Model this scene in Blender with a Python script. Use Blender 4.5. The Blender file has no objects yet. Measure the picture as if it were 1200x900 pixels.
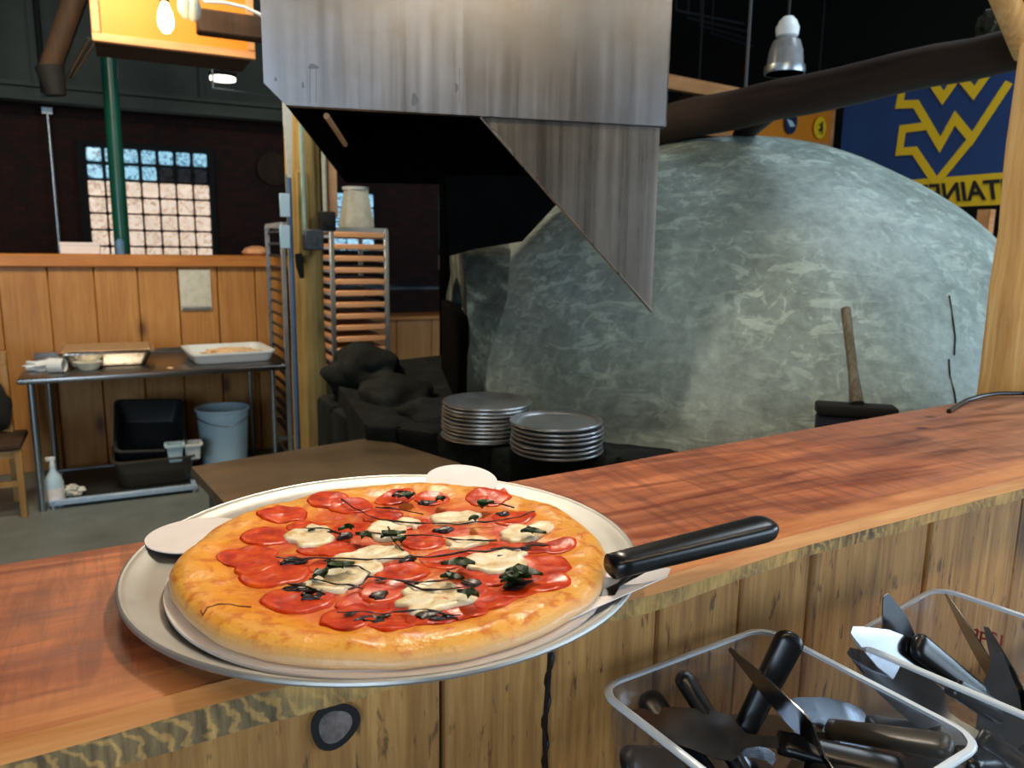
import bpy, bmesh, math, random
from mathutils import Vector, Matrix, noise
from math import pi, sin, cos, radians as R
random.seed(7)
S = bpy.context.scene
COL = S.collection
# ------------------------------------------------------------------ camera
F = 896.0
def _n(v): return v.normalized()
_X = _n(Vector((1800, -134, F)))
_D = Vector((-70, 5050, F)); _D = _n(_D - _X * _D.dot(_X))
_U = -_D
_Y = _U.cross(_X)
if _Y.z < 0: _Y = -_Y
ROT = Matrix((_X, _Y, _U))            # picture directions -> room directions
CAM = Vector((0, 0, 1.6))
cd = bpy.data.cameras.new('camera'); cam = bpy.data.objects.new('camera', cd); COL.objects.link(cam)
cd.sensor_width = 36; cd.lens = F / 1200 * 36; cd.clip_start = .02
m3 = ROT @ Matrix(((1, 0, 0), (0, -1, 0), (0, 0, -1)))
cam.matrix_world = Matrix.Translation(CAM) @ m3.to_4x4()
cd.dof.use_dof = True; cd.dof.focus_distance = .85; cd.dof.aperture_fstop = 9.0
S.camera = cam
def ray(x, y): return ROT @ Vector((x - 600, y - 450, F))
def onZ(x, y, z): r = ray(x, y); return CAM + r * ((z - CAM.z) / r.z)
def onY(x, y, Y): r = ray(x, y); return CAM + r * (Y / r.y)
def onX(x, y, X): r = ray(x, y); return CAM + r * (X / r.x)
def onD(x, y, d): return CAM + ray(x, y) * (d / F)
# ------------------------------------------------------------------ world, lights, exposure
S.view_settings.view_transform = 'Standard'; S.view_settings.look = 'None'
S.view_settings.gamma = 1; S.view_settings.use_curve_mapping = False
S.view_settings.exposure = 0.13
w = bpy.data.worlds.new('world'); S.world = w; w.use_nodes = True
w.node_tree.nodes['Background'].inputs[0].default_value = (.55, .7, 1, 1)
w.node_tree.nodes['Background'].inputs[1].default_value = .35
def area(name, loc, target, sx, sy, power, col):
    l = bpy.data.lights.new(name, 'AREA'); l.shape = 'RECTANGLE'; l.size = sx; l.size_y = sy; l.energy = power; l.color = col
    o = bpy.data.objects.new(name, l); COL.objects.link(o); o.location = loc
    o.rotation_euler = (Vector(target) - Vector(loc)).to_track_quat('-Z', 'Y').to_euler(); return o
def point(name, loc, r, power, col):
    l = bpy.data.lights.new(name, 'POINT'); l.shadow_soft_size = r; l.energy = power; l.color = col
    o = bpy.data.objects.new(name, l); COL.objects.link(o); o.location = loc; return o
DAY = (.66, .83, 1.0); WARM = (1.0, .74, .46)
area('window_daylight', (-3.2, -3.9, 1.9), (-3.2, 0, 1.7), 3.2, 2.3, 185, DAY)
area('window_daylight', (5.4, -3.9, 1.9), (5.4, 0, 1.7), 3.2, 2.3, 185, DAY)
area('window_daylight', (6.4, -1.2, 2.1), (0, -1.0, 1.6), 2.6, 1.7, 150, (.62, .82, 1.0))
for _x in (-.6, .42, 1.0, 1.9): point('bar_lamp', (_x, -.3, 3.12), .05, 17, (1, .76, .48))
area('bar_lamp', (.75, 1.6, 2.7), (.3, .8, 1.2), .14, .14, 20, (1, .86, .68))
area('hall_fill', (3.4, 1.2, 4.2), (2.6, 2.6, .8), .9, .9, 45, (.8, .9, 1.0))  # added cool fill aimed at the dome, no fixture known there
area('hall_fill', (-.3, 3.9, 3.6), (.3, 5.6, .8), .8, .8, 85, (1, .82, .6))  # added warm fill to brighten the rack boards, no fixture known
BULB = onY(194, 22, 4.0)
point('bulb_light', BULB + Vector((0, -.0, -.02)), .04, 13, WARM)
# ------------------------------------------------------------------ materials
def lin(h):
    if isinstance(h, str):
        c = [int(h[i:i + 2], 16) / 255 for i in (0, 2, 4)]
        return tuple(((v + .055) / 1.055) ** 2.4 if v > .04045 else v / 12.92 for v in c) + (1,)
    return tuple(h) + (1,)
class NT:
    def __init__(s, name):
        s.m = bpy.data.materials.new(name); s.m.use_nodes = True; s.t = s.m.node_tree
        s.b = s.t.nodes['Principled BSDF']
    def n(s, typ, **kw):
        nd = s.t.nodes.new(typ)
        for k, v in kw.items():
            if k.startswith('i_'): nd.inputs[k[2:].replace('_', ' ')].default_value = v
            else: setattr(nd, k, v)
        return nd
    def l(s, a, b): s.t.links.new(a, b)
    def coords(s, scale=(1, 1, 1), rot=(0, 0, 0), kind='Object'):
        tc = s.n('ShaderNodeTexCoord'); mp = s.n('ShaderNodeMapping')
        mp.inputs['Scale'].default_value = scale; mp.inputs['Rotation'].default_value = rot
        s.l(tc.outputs[kind], mp.inputs[0]); return mp.outputs[0]
    def noise(s, co, scale, detail=4, rough=.6, dist=0):
        nd = s.n('ShaderNodeTexNoise', i_Scale=scale, i_Detail=detail, i_Roughness=rough, i_Distortion=dist)
        s.l(co, nd.inputs['Vector']); return nd.outputs[0]
    def ramp(s, fac, stops):
        nd = s.n('ShaderNodeValToRGB'); e = nd.color_ramp.elements
        while len(e) < len(stops): e.new(.5)
        for i, (p, c) in enumerate(stops):
            e[i].position = p; e[i].color = lin(c) if isinstance(c, str) or len(c) == 3 else c
        s.l(fac, nd.inputs[0]); return nd.outputs[0]
    def mix(s, fac, a, b, mode='MIX'):
        nd = s.n('ShaderNodeMix', data_type='RGBA', blend_type=mode)
        for sock, v in ((nd.inputs[0], fac), (nd.inputs[6], a), (nd.inputs[7], b)):
            if hasattr(v, 'links') or isinstance(v, bpy.types.NodeSocket): s.l(v, sock)
            elif isinstance(v, (int, float)): sock.default_value = v
            else: sock.default_value = lin(v)
        return nd.outputs[2]
    def bump(s, h, strength=.3, dist=.01):
        nd = s.n('ShaderNodeBump'); nd.inputs['Strength'].default_value = strength; nd.inputs['Distance'].default_value = dist
        s.l(h, nd.inputs['Height']); s.l(nd.outputs[0], s.b.inputs['Normal'])
    def set(s, color=None, rough=None, metal=None, **kw):
        for k, v in (('Base Color', color), ('Roughness', rough), ('Metallic', metal)):
            if v is None: continue
            if isinstance(v, bpy.types.NodeSocket): s.l(v, s.b.inputs[k])
            elif k == 'Base Color': s.b.inputs[k].default_value = lin(v)
            else: s.b.inputs[k].default_value = v
        for k, v in kw.items(): s.b.inputs[k.replace('_', ' ')].default_value = v
        return s.m
def plain(name, c, rough=.5, metal=0, var=.12, scale=30, bump=.0, **kw):
    t = NT(name); co = t.coords(); nz = t.noise(co, scale, 3)
    a = lin(c); lo = tuple(v * (1 - var) for v in a[:3]); hi = tuple(min(1, v * (1 + var)) for v in a[:3])
    if bump: t.bump(nz, bump, .003)
    return t.set(t.ramp(nz, [(.3, lo), (.7, hi)]), rough, metal, **kw)
def wood(name, dark, mid, light, axis='Z', grain=28, knots=.0, rough=.6, knotc='3a2414', bump=.25, stain=None, tone=True, fleck=False):
    t = NT(name)
    st = {'X': (.06, 1, 1), 'Y': (1, .06, 1), 'Z': (1, 1, .06)}[axis]
    co = t.coords(st)
    base = t.coords()
    g1 = t.noise(co, grain, 6, .65, .6); g2 = t.noise(co, grain * 5, 3, .6); big = t.noise(base, 3.0, 3)
    c = t.ramp(g1, [(.3, dark), (.5, mid), (.72, light)])
    c = t.mix(.35, c, t.ramp(g2, [(.3, dark), (.7, light)]))
    c = t.mix(t.ramp(big, [(.35, (0, 0, 0)), (.7, (.45, .45, .45))]), c, stain or dark)
    if knots:
        ks = {'X': (.45, 1, 1), 'Y': (1, .45, 1), 'Z': (1, 1, .45)}[axis]
        kc = t.coords(ks); v = t.n('ShaderNodeTexVoronoi', i_Scale=knots); t.l(kc, v.inputs['Vector'])
        c = t.mix(t.ramp(v.outputs['Distance'], [(.05, (.95, .95, .95)), (.13, (.25, .25, .25)), (.2, (0, 0, 0))]), c, knotc)
    if fleck:
        fk = t.noise(t.coords((1, 1, .22)), 95, 3, .6, .3); c = t.mix(t.ramp(fk, [(.60, (0, 0, 0)), (.68, (.75, .75, .75))]), c, '4a2e16')
    if tone:
        at = t.n('ShaderNodeAttribute', attribute_name='tone'); c = t.mix(1.0, c, at.outputs['Color'], 'MULTIPLY')
    t.bump(g2, bump, .002)
    return t.set(c, rough)
M = {}
# stained bar top: red brown with saw marks across, greyer to the right
t = NT('bar_wood'); co = t.coords((1, .12, 1), (0, 0, R(-12))); saw = t.noise(co, 60, 3, .6, .4)
gr = t.noise(t.coords((.10, 1, 1)), 30, 6, .65, .8); bg = t.noise(t.coords((.6, 1, 1)), 5, 4, .6, .5)
c = t.ramp(bg, [(.28, '6a2e20'), (.46, '9a4a2c'), (.58, 'bd6234'), (.75, 'd08048')])
c = t.mix(.5, c, t.ramp(gr, [(.36, '4a221a'), (.64, 'd08a5c')]))
c = t.mix(t.ramp(saw, [(.46, (0, 0, 0)), (.62, (.42, .42, .42))]), c, '52281f')
sx = t.n('ShaderNodeSeparateXYZ'); t.l(t.coords(), sx.inputs[0])
mr = t.n('ShaderNodeMapRange'); mr.inputs['From Min'].default_value = .15; mr.inputs['From Max'].default_value = 1.3; t.l(sx.outputs[0], mr.inputs[0])
mm = t.n('ShaderNodeMath', operation='MULTIPLY'); t.l(mr.outputs[0], mm.inputs[0]); mm.inputs[1].default_value = .8
c = t.mix(mm.outputs[0], c, t.ramp(gr, [(.36, '5a4038'), (.64, 'a07a66')]))
v = t.n('ShaderNodeTexVoronoi', i_Scale=5.5); t.l(t.coords((.7, 1.2, 1)), v.inputs['Vector'])
c = t.mix(t.ramp(v.outputs['Distance'], [(.03, (.8, .8, .8)), (.09, (0, 0, 0))]), c, '2e1c17')
wx = t.n('ShaderNodeMath', operation='MULTIPLY_ADD'); t.l(sx.outputs[0], wx.inputs[0]); wx.inputs[1].default_value = -.06; wx.inputs[2].default_value = .168
wy = t.n('ShaderNodeMath', operation='ADD'); t.l(wx.outputs[0], wy.inputs[0]); t.l(sx.outputs[1], wy.inputs[1])
wn = t.n('ShaderNodeMath', operation='MULTIPLY_ADD'); t.l(bg, wn.inputs[0]); wn.inputs[1].default_value = -.09; t.l(wy.outputs[0], wn.inputs[2])
c = t.mix(t.ramp(wn.outputs[0], [(0, (.8,) * 3), (.010, (.5,) * 3), (.035, (0,) * 3)]), c, t.ramp(gr, [(.3, 'b0683a'), (.7, 'dc9a60')]))
t.bump(saw, .25, .002); M['bar'] = t.set(c, t.ramp(gr, [(.3, (.32,) * 3), (.7, (.5,) * 3)]))
# raw sawn edge of the bar
t = NT('bar_edge_wood'); a = t.noise(t.coords((.7, 1, 1)), 9, 4, .6, .3)
wv = t.n('ShaderNodeTexWave', i_Scale=22.0, i_Distortion=9.0, i_Detail=4.0); wv.inputs['Detail Scale'].default_value = 2.0; t.l(t.coords((1, 1, 1), (0, R(28), 0)), wv.inputs['Vector'])
b2 = t.noise(t.coords((1, 1, .15), (0, R(24), 0)), 150, 3)
dk = t.mix(1.0, t.ramp(a, [(.42, (0, 0, 0)), (.6, (.85, .85, .85))]), t.ramp(wv.outputs[0], [(.05, (.25, .25, .25)), (.4, (1, 1, 1))]), 'MULTIPLY')
c = t.mix(dk, t.ramp(b2, [(.3, '9a7440'), (.7, 'd0a660')]), t.ramp(b2, [(.35, '3e382c'), (.7, '7a6a4c')]))
t.bump(b2, .3, .002); M['bar_edge'] = t.set(c, .75)
M['bar_arris'] = wood('worn_edge_wood', 'a0602e', 'c88444', 'e2b070', 'X', 20, tone=False)
M['plank_near'] = wood('weathered_pine', '6e4722', 'b58040', 'dcab66', 'Z', 30, 2.9, .65, '3b2412', stain='80572c', fleck=True)
M['plank_far'] = wood('honey_pine', '93602f', 'b5803f', 'cb9a58', 'Z', 14, 3.4, .5, '5a3212', stain='a46a30')
M['cap'] = wood('pine_cap', 'a05e24', 'c47f36', 'd69a4e', 'X', 14, 0, .45, tone=False)
M['log'] = wood('bark_log', '6b5526', 'a88a4a', 'cdb070', 'Z', 12, 4.5, .8, '2e2410', stain='6f5c2c', tone=False, bump=.6)
M['timber'] = wood('hewn_timber', 'ae7a40', 'e6b872', 'fce0a6', 'Z', 22, 0, .7, '5a3a18', stain='e0b06a', tone=False, bump=.6)
M['beam'] = wood('dark_log', '170e08', '2a1a11', '45301f', 'Y', 12, 0, .8, tone=False)
M['beam2'] = wood('dark_brown_board', '20140a', '38240f', '4a3018', 'Z', 12, 0, .8, tone=False)
M['oak'] = wood('pale_oak', 'c98a5a', 'e6ab78', 'f4c898', 'X', 16, 0, .5, tone=False)
M['trim'] = wood('trim_pine', 'a86a3a', 'd09a62', 'e2b17c', 'X', 10, 0, .5, tone=False)
M['chairwood'] = wood('chair_wood', '7a5626', 'a67c3c', 'c2985a', 'Z', 12, 0, .4, tone=False)
M['orange'] = plain('orange_paint', 'd9841f', .45, var=.06, scale=4)
# plaster dome
t = NT('dome_plaster'); co = t.coords(); big = t.noise(co, 1.3, 5, .6, .3)
c = t.ramp(big, [(.3, '6f7d75'), (.5, '8b9a93'), (.7, 'a6b5b2')])
f1 = t.noise(t.coords((1, 1, 2.6), (R(10), R(14), 0)), 7.5, 4, .55, 1.2); f2 = t.noise(t.coords((2.4, 2.4, 1), (R(12), R(-20), 0)), 9, 4, .55, 1.0)
area_m = t.noise(co, 1.9, 2)
fl = t.mix(1.0, t.ramp(f1, [(.55, (0, 0, 0)), (.60, (.8, .8, .8))]), t.ramp(f2, [(.585, (0, 0, 0)), (.63, (.7, .7, .7))]), 'ADD')
fl = t.mix(1.0, fl, t.ramp(area_m, [(.38, (.25,) * 3), (.55, (1,) * 3)]), 'MULTIPLY')
c = t.mix(fl, c, 'bccdc0')
fine = t.noise(co, 26, 5, .7)
c = t.mix(.3, c, t.ramp(fine, [(.35, '525c57'), (.65, 'b0bfb8')]))
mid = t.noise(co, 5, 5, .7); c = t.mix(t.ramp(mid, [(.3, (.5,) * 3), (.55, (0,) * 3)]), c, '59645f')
t.bump(f1, .35, .012); M['dome'] = t.set(c, .62)
t = NT('dark_plaster'); co = t.coords(); f1 = t.noise(t.coords((1, 1, .6)), 9, 6, .7, .4)  # mottled plaster, darker than the dome's
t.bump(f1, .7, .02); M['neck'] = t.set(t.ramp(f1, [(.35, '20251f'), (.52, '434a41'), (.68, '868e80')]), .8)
t = NT('dark_stone'); co = t.coords(); f1 = t.noise(co, 8, 6, .65)
t.bump(f1, .8, .02); M['stone'] = t.set(t.ramp(f1, [(.3, '0c0f0f'), (.55, '181d1c'), (.8, '333b38')]), .8, Specular_IOR_Level=.2)
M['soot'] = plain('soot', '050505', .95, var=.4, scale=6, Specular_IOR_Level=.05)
# metals
def steel(name, c, rough, streak=(40, 40, 1.2), smut=None, metal=1.0):
    t = NT(name); s1 = t.noise(t.coords(streak), 1, 5, .7); s2 = t.noise(t.coords(), 5, 4, .6)
    a = lin(c); col = t.ramp(s1, [(.3, tuple(v * .9 for v in a[:3])), (.7, tuple(min(1, v * 1.06) for v in a[:3]))])
    if smut: col = t.mix(t.ramp(s2, [(.38, (0, 0, 0)), (.64, (.6, .6, .6))]), col, smut)
    rr = t.ramp(s1, [(.3, (rough * .8,) * 3), (.7, (rough * 1.2,) * 3)])
    return t.set(col, rr, metal)
M['hood'] = steel('brushed_hood_steel', '8a8e96', .34, (35, 35, 1.0), '7c766e')
M['skirt'] = steel('brushed_skirt_steel', '968e84', .3, (30, 30, .8), '787068')
M['steel_top'] = steel('steel_worktop', '8c8a88', .3, (2, 30, 30))
M['dark_top'] = steel('worn_brown_steel', '8a7860', .36, (3, 8, 8), '66563e', .6)
M['alu'] = steel('aluminium', 'b4b4b0', .45, (9, 9, 9), '96948e', .75)
M['alu_dull'] = steel('used_aluminium', 'd4d9dc', .33, (14, 14, 3), None, .95)
M['blade'] = steel('blade_steel', 'a8acb4', .2, (12, 12, 12))
M['pipe'] = steel('galvanised', 'a6b0b4', .35, (10, 10, 1))
M['foil'] = plain('foil', 'd8d2c8', .22, 1.0, .2, 40, .6)
M['black'] = plain('black_plastic', '0d0e10', .3, var=.3, scale=20)
M['blackmat'] = plain('black_matte', '0b0b0b', .8, var=.3)
M['darkgrey'] = plain('dark_grey_plastic', '23272a', .45)
M['greybox'] = plain('grey_box', '3a4148', .5)
M['taupe'] = plain('smoked_plastic', '3c382f', .35)
M['grease'] = plain('grease', '5c6068', .4, .6)
M['navy'] = plain('navy_bristle', '141a2c', .8, var=.3, scale=80)
M['paper'] = plain('white_paper', 'e9e2e0', .7, var=.03)
M['white'] = plain('white_plastic', 'd4dcdc', .45, var=.05, scale=6)
M['ltblue'] = plain('pale_blue_plastic', 'b6d3df', .45, var=.05, scale=6)
M['milky'] = plain('milky_plastic', 'c9cabb', .35, var=.15, scale=18)
M['green'] = plain('green_pole_paint', '1c5c4a', .25, var=.12, scale=6)
M['red_ink'] = plain('red_ink', 'b02418', .6)
M['flag_blue'] = plain('blue_banner', '103a72', .6, var=.12, scale=3)
M['flag_gold'] = plain('gold_banner', 'e0bd1e', .55, var=.05, scale=3)
M['ink'] = plain('black_ink', '10131a', .6)
M['yellow'] = plain('yellow_badge', 'efc81e', .5, var=.05)
M['badge_blue'] = plain('blue_badge', '16284e', .5, var=.2, scale=15)
M['bread'] = plain('bread', 'e2a878', .7)
M['dough'] = plain('crumbs', 'dcb98c', .8, var=.25, scale=60, bump=.6)
M['clock'] = plain('yellowed_dial', 'dcc46a', .7, var=.3, scale=9)
t = NT('old_brick'); bt = t.n('ShaderNodeTexBrick', i_Scale=4.0, i_Mortar_Size=.012); t.l(t.coords((1, 1, 1), (R(90), 0, 0)), bt.inputs['Vector'])
bt.inputs['Color1'].default_value = lin('3a150d'); bt.inputs['Color2'].default_value = lin('22100b'); bt.inputs['Mortar'].default_value = lin('120b0a')
M['brick'] = t.set(bt.outputs[0], .85)
M['ceiling'] = plain('black_ceiling', '0a0b0b', .8, var=.3, scale=2)
M['concrete'] = plain('grey_panel', '4a524c', .8, var=.2, scale=1.5)
M['floor'] = plain('worn_concrete_floor', '6a726f', .5, var=.22, scale=3)
M['wallpaint'] = plain('grey_wall', '6e6a64', .8, var=.1, scale=1)
def emit(name, c, s):
    t = NT(name); t.set(c, .5); t.b.inputs['Emission Color'].default_value = lin(c); t.b.inputs['Emission Strength'].default_value = s; return t.m
M['bulb'] = emit('glowing_bulb', 'ffd890', 9); M['disc'] = emit('ceiling_lamp_glow', 'fff4e4', 3)
def glassblock(name, c1, c2, s):
    t = NT(name); a = t.noise(t.coords((1, 1, 1)), 14, 3, .6, 1.5); c = t.ramp(a, [(.35, c1), (.6, c2)])
    t.l(c, t.b.inputs['Emission Color']); t.b.inputs['Emission Strength'].default_value = s
    t.set(c, .2); return t.m
M['gb_warm'] = glassblock('lit_glass_block', 'b49a84', 'f2dcc8', .8)
M['gb_blue'] = glassblock('sky_lit_glass_block', '24506c', 'a4dcf4', .8)
M['gb_dark'] = glassblock('dim_glass_block', '0a0c12', '2a2c34', .3)
# clear polycarbonate
t = NT('clear_polycarbonate'); nt = t.t; out = nt.nodes['Material Output']
tr = t.n('ShaderNodeBsdfTransparent'); tr.inputs[0].default_value = (.95, .955, .96, 1)
gl = t.n('ShaderNodeBsdfGlossy'); gl.inputs['Roughness'].default_value = .08
df = t.n('ShaderNodeBsdfDiffuse'); df.inputs[0].default_value = (.55, .56, .58, 1)
lw = t.n('ShaderNodeLayerWeight'); lw.inputs[0].default_value = .5; pwn = t.n('ShaderNodeMath', operation='POWER'); t.l(lw.outputs['Facing'], pwn.inputs[0]); pwn.inputs[1].default_value = 3.2; fr = t.n('ShaderNodeMath', operation='MULTIPLY_ADD'); t.l(pwn.outputs[0], fr.inputs[0]); fr.inputs[1].default_value = .5; fr.inputs[2].default_value = .04
m1 = t.n('ShaderNodeMixShader'); t.l(fr.outputs[0], m1.inputs[0]); t.l(tr.outputs[0], m1.inputs[1]); t.l(gl.outputs[0], m1.inputs[2])
m2 = t.n('ShaderNodeMixShader'); m2.inputs[0].default_value = .035; t.l(m1.outputs[0], m2.inputs[1]); t.l(df.outputs[0], m2.inputs[2]); t.l(m2.outputs[0], out.inputs[0])
M['clear'] = t.m
t = NT('clear_rim'); nt = t.t; t.set('e4f0fa', .2); t.b.inputs['Transmission Weight'].default_value = .2; M['rim'] = t.m
# pizza
t = NT('pizza_crust'); sp = t.n('ShaderNodeSeparateXYZ'); t.l(t.coords(), sp.inputs[0])
x2 = t.n('ShaderNodeMath', operation='MULTIPLY'); t.l(sp.outputs[0], x2.inputs[0]); t.l(sp.outputs[0], x2.inputs[1])
y2 = t.n('ShaderNodeMath', operation='MULTIPLY'); t.l(sp.outputs[1], y2.inputs[0]); t.l(sp.outputs[1], y2.inputs[1])
ad = t.n('ShaderNodeMath', operation='ADD'); t.l(x2.outputs[0], ad.inputs[0]); t.l(y2.outputs[0], ad.inputs[1])
sq = t.n('ShaderNodeMath', operation='SQRT'); t.l(ad.outputs[0], sq.inputs[0])
nz = t.noise(t.coords(), 16, 4, .6); nn = t.n('ShaderNodeMath', operation='MULTIPLY_ADD'); t.l(nz, nn.inputs[0]); nn.inputs[1].default_value = .07; t.l(sq.outputs[0], nn.inputs[2])
c = t.ramp(nn.outputs[0], [(.15, 'd2400e'), (.182, 'e2700e'), (.205, 'ee9a1c'), (.24, 'eeb04e')])
blot = t.noise(t.coords(), 34, 4, .7); c = t.mix(t.ramp(blot, [(.5, (0, 0, 0)), (.62, (.7, .7, .7))]), c, 'f2a238')
sp2 = t.noise(t.coords(), 60, 4, .65)
c = t.mix(t.ramp(sp2, [(.5, (0, 0, 0)), (.62, (.7, .7, .7))]), c, 'cc5f10')
mrr = t.n('ShaderNodeMapRange'); mrr.inputs['From Min'].default_value = .0155; mrr.inputs['From Max'].default_value = .007; t.l(sp.outputs[2], mrr.inputs[0])
mk_ = t.ramp(sq.outputs[0], [(.19, (0, 0, 0)), (.203, (1, 1, 1))]); c = t.mix(t.mix(1.0, mrr.outputs[0], mk_, 'MULTIPLY'), c, 'e2b684')
t.bump(sp2, .6, .003); M['crust'] = t.set(c, .34, Subsurface_Weight=.0)
t = NT('tomato'); a = t.noise(t.coords((1, 1, 1)), 60, 4, .6); t.bump(a, .5, .002); at_ = t.n('ShaderNodeAttribute', attribute_name='tone')
ag = t.n('ShaderNodeMath', operation='MULTIPLY_ADD'); t.l(a, ag.inputs[0]); ag.inputs[1].default_value = .9; t.l(at_.outputs['Fac'], ag.inputs[2])
M['tomato'] = t.set(t.mix(t.ramp(ag.outputs[0], [(.62, (1,) * 3), (.95, (0,) * 3)]), t.ramp(a, [(.34, 'a42004'), (.5, 'd03808'), (.66, 'e25a14')]), 'ee8a28'), .3, Specular_IOR_Level=.35)
t = NT('mozzarella'); a = t.noise(t.coords(), 70, 4, .6); t.bump(a, .5, .003)
M['mozz'] = t.set(t.ramp(a, [(.34, 'dfb878'), (.5, 'f2e2ba'), (.7, 'fbf2dc')]), .38)
M['basil'] = plain('basil', '2c4a1c', .4, var=.5, scale=60)
M['balsamic'] = plain('balsamic', '1c0805', .38, var=.2)
# ------------------------------------------------------------------ mesh helpers
class B:
    def __init__(s): s.bm = bmesh.new(); s.tones = {}
    def box(s, x0, x1, y0, y1, z0, z1, bev=0, mat=None, tone=None, seg=1):
        x0, x1 = sorted((x0, x1)); y0, y1 = sorted((y0, y1)); z0, z1 = sorted((z0, z1))
        mm = Matrix.Translation(((x0 + x1) / 2, (y0 + y1) / 2, (z0 + z1) / 2)) @ Matrix.Diagonal((x1 - x0, y1 - y0, z1 - z0, 1))
        if mat is not None: mm = mat @ mm
        vs = bmesh.ops.create_cube(s.bm, size=1, matrix=mm)['verts']
        if bev:
            es = list({e for v in vs for e in v.link_edges})
            r = bmesh.ops.bevel(s.bm, geom=es, offset=bev, segments=seg, affect='EDGES', profile=.5); vs = list({v for f in r['faces'] for v in f.verts} | {v for v in vs if v.is_valid})
        if tone is not None:
            for v in vs: s.tones[v] = tone
        return vs
    def cyl(s, p0, p1, r0, r1=None, n=20, caps=True):
        p0, p1 = Vector(p0), Vector(p1); r1 = r0 if r1 is None else r1; d = p1 - p0
        mm = Matrix.Translation((p0 + p1) / 2) @ d.to_track_quat('Z', 'Y').to_matrix().to_4x4()
        return bmesh.ops.create_cone(s.bm, cap_ends=caps, segments=n, radius1=r0, radius2=r1, depth=d.length, matrix=mm)['verts']
    def tube(s, pts, r, n=8):
        pts = [Vector(p) for p in pts]; rings = []
        for i, p in enumerate(pts):
            d = (pts[min(i + 1, len(pts) - 1)] - pts[max(i - 1, 0)]).normalized()
            up = Vector((0, 0, 1)) if abs(d.z) < .9 else Vector((1, 0, 0))
            a = d.cross(up).normalized(); b = d.cross(a)
            rr = r[i] if isinstance(r, (list, tuple)) else r
            rings.append([s.bm.verts.new(p + (a * cos(2 * pi * k / n) + b * sin(2 * pi * k / n)) * rr) for k in range(n)])
        for q, w_ in zip(rings, rings[1:]):
            for k in range(n): s.bm.faces.new((q[k], q[(k + 1) % n], w_[(k + 1) % n], w_[k]))
        s.bm.faces.new(rings[0][::-1]); s.bm.faces.new(rings[-1]); return s
    def lathe(s, prof, c=(0, 0, 0), n=48, wob=None):
        rings = []
        for (r, z) in prof:
            ring = []
            for k in range(n):
                a = 2 * pi * k / n; rr = r * (wob(a, r) if wob else 1)
                ring.append(s.bm.verts.new((c[0] + rr * cos(a), c[1] + rr * sin(a), c[2] + z)))
            rings.append(ring)
        for q, w_ in zip(rings, rings[1:]):
            for k in range(n): s.bm.faces.new((q[k], q[(k + 1) % n], w_[(k + 1) % n], w_[k]))
        if prof[0][0] > 1e-6: s.bm.faces.new(rings[0][::-1])
        if prof[-1][0] > 1e-6: s.bm.faces.new(rings[-1])
        return s
    def prism(s, pts, off):
        off = Vector(off); a = [s.bm.verts.new(Vector(p)) for p in pts]; b = [s.bm.verts.new(Vector(p) + off) for p in pts]; n = len(pts)
        s.bm.faces.new(a); s.bm.faces.new(b[::-1])
        for k in range(n): s.bm.faces.new((a[(k + 1) % n], a[k], b[k], b[(k + 1) % n]))
        return s
    def ball(s, c, rad, sub=3, amp=0, fr=3, seed=0):
        rad = Vector(rad) if hasattr(rad, '__len__') else Vector((rad,) * 3)
        vs = bmesh.ops.create_icosphere(s.bm, subdivisions=sub, radius=1)['verts']
        for v in vs:
            k = 1 + amp * noise.noise(v.co * fr + Vector((seed, seed * 1.7, 3)))
            v.co = Vector(c) + Vector((v.co.x * rad.x, v.co.y * rad.y, v.co.z * rad.z)) * k
        return vs
def chain(o):
    m = Matrix.Identity(4)
    while o: m = o.matrix_basis @ m; o = o.parent
    return m
def link(name, b, mat, parent=None, local=False, smooth=40, loc=None, mats=None):
    bm = b.bm; bmesh.ops.recalc_face_normals(bm, faces=bm.faces)
    if parent is not None and not local: bm.transform(chain(parent).inverted())
    if parent is None and not local:
        if loc is None:
            xs = [v.co.x for v in bm.verts]; ys = [v.co.y for v in bm.verts]; zs = [v.co.z for v in bm.verts]
            loc = ((min(xs) + max(xs)) / 2, (min(ys) + max(ys)) / 2, min(zs))
        bm.transform(Matrix.Translation(-Vector(loc)))
    me = bpy.data.meshes.new(name)
    if b.tones:
        lay = bm.verts.layers.float_color.new('tone')
        for v in bm.verts:
            tv = b.tones.get(v, 1.0); v[lay] = (tv, tv, tv, 1)
    elif True:
        lay = bm.verts.layers.float_color.new('tone')
        for v in bm.verts: v[lay] = (1, 1, 1, 1)
    bm.to_mesh(me); bm.free()
    for p in me.polygons: p.use_smooth = True
    me.set_sharp_from_angle(angle=R(smooth))
    for mt in (mats or [mat]): me.materials.append(mt)
    o = bpy.data.objects.new(name, me); COL.objects.link(o); o.parent = parent
    if parent is None and not local: o.location = loc
    return o
def tag(o, label, cat, group=None):
    o['label'] = label; o['category'] = cat
    if group: o['group'] = group
    return o
def thing(name, label, cat, loc=(0, 0, 0), rot=0, group=None, mat=None):
    o = bpy.data.objects.new(name, None); COL.objects.link(o); o.empty_display_size = .05
    if mat is not None: o.matrix_world = mat; o.matrix_basis = mat
    else: o.location = loc; o.rotation_euler = (0, 0, rot)
    return tag(o, label, cat, group)
def struct(name, b, mat, **kw):
    o = link(name, b, mat, **kw); o['kind'] = 'structure'; return o
def kids(o): return [c for c in bpy.data.objects if c.parent == o]
def dup(root, label, loc=None, rz=None, group=None, mat=None):
    r = root.copy(); COL.objects.link(r); r['label'] = label
    if loc is not None: r.location = loc
    if rz is not None: r.rotation_euler = (0, 0, rz)
    if mat is not None: r.matrix_basis = mat
    if group: r['group'] = group
    def rec(a, b_):
        for ch in kids(a):
            c = ch.copy(); COL.objects.link(c); c.parent = b_; rec(ch, c)
    rec(root, r); return r
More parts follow.
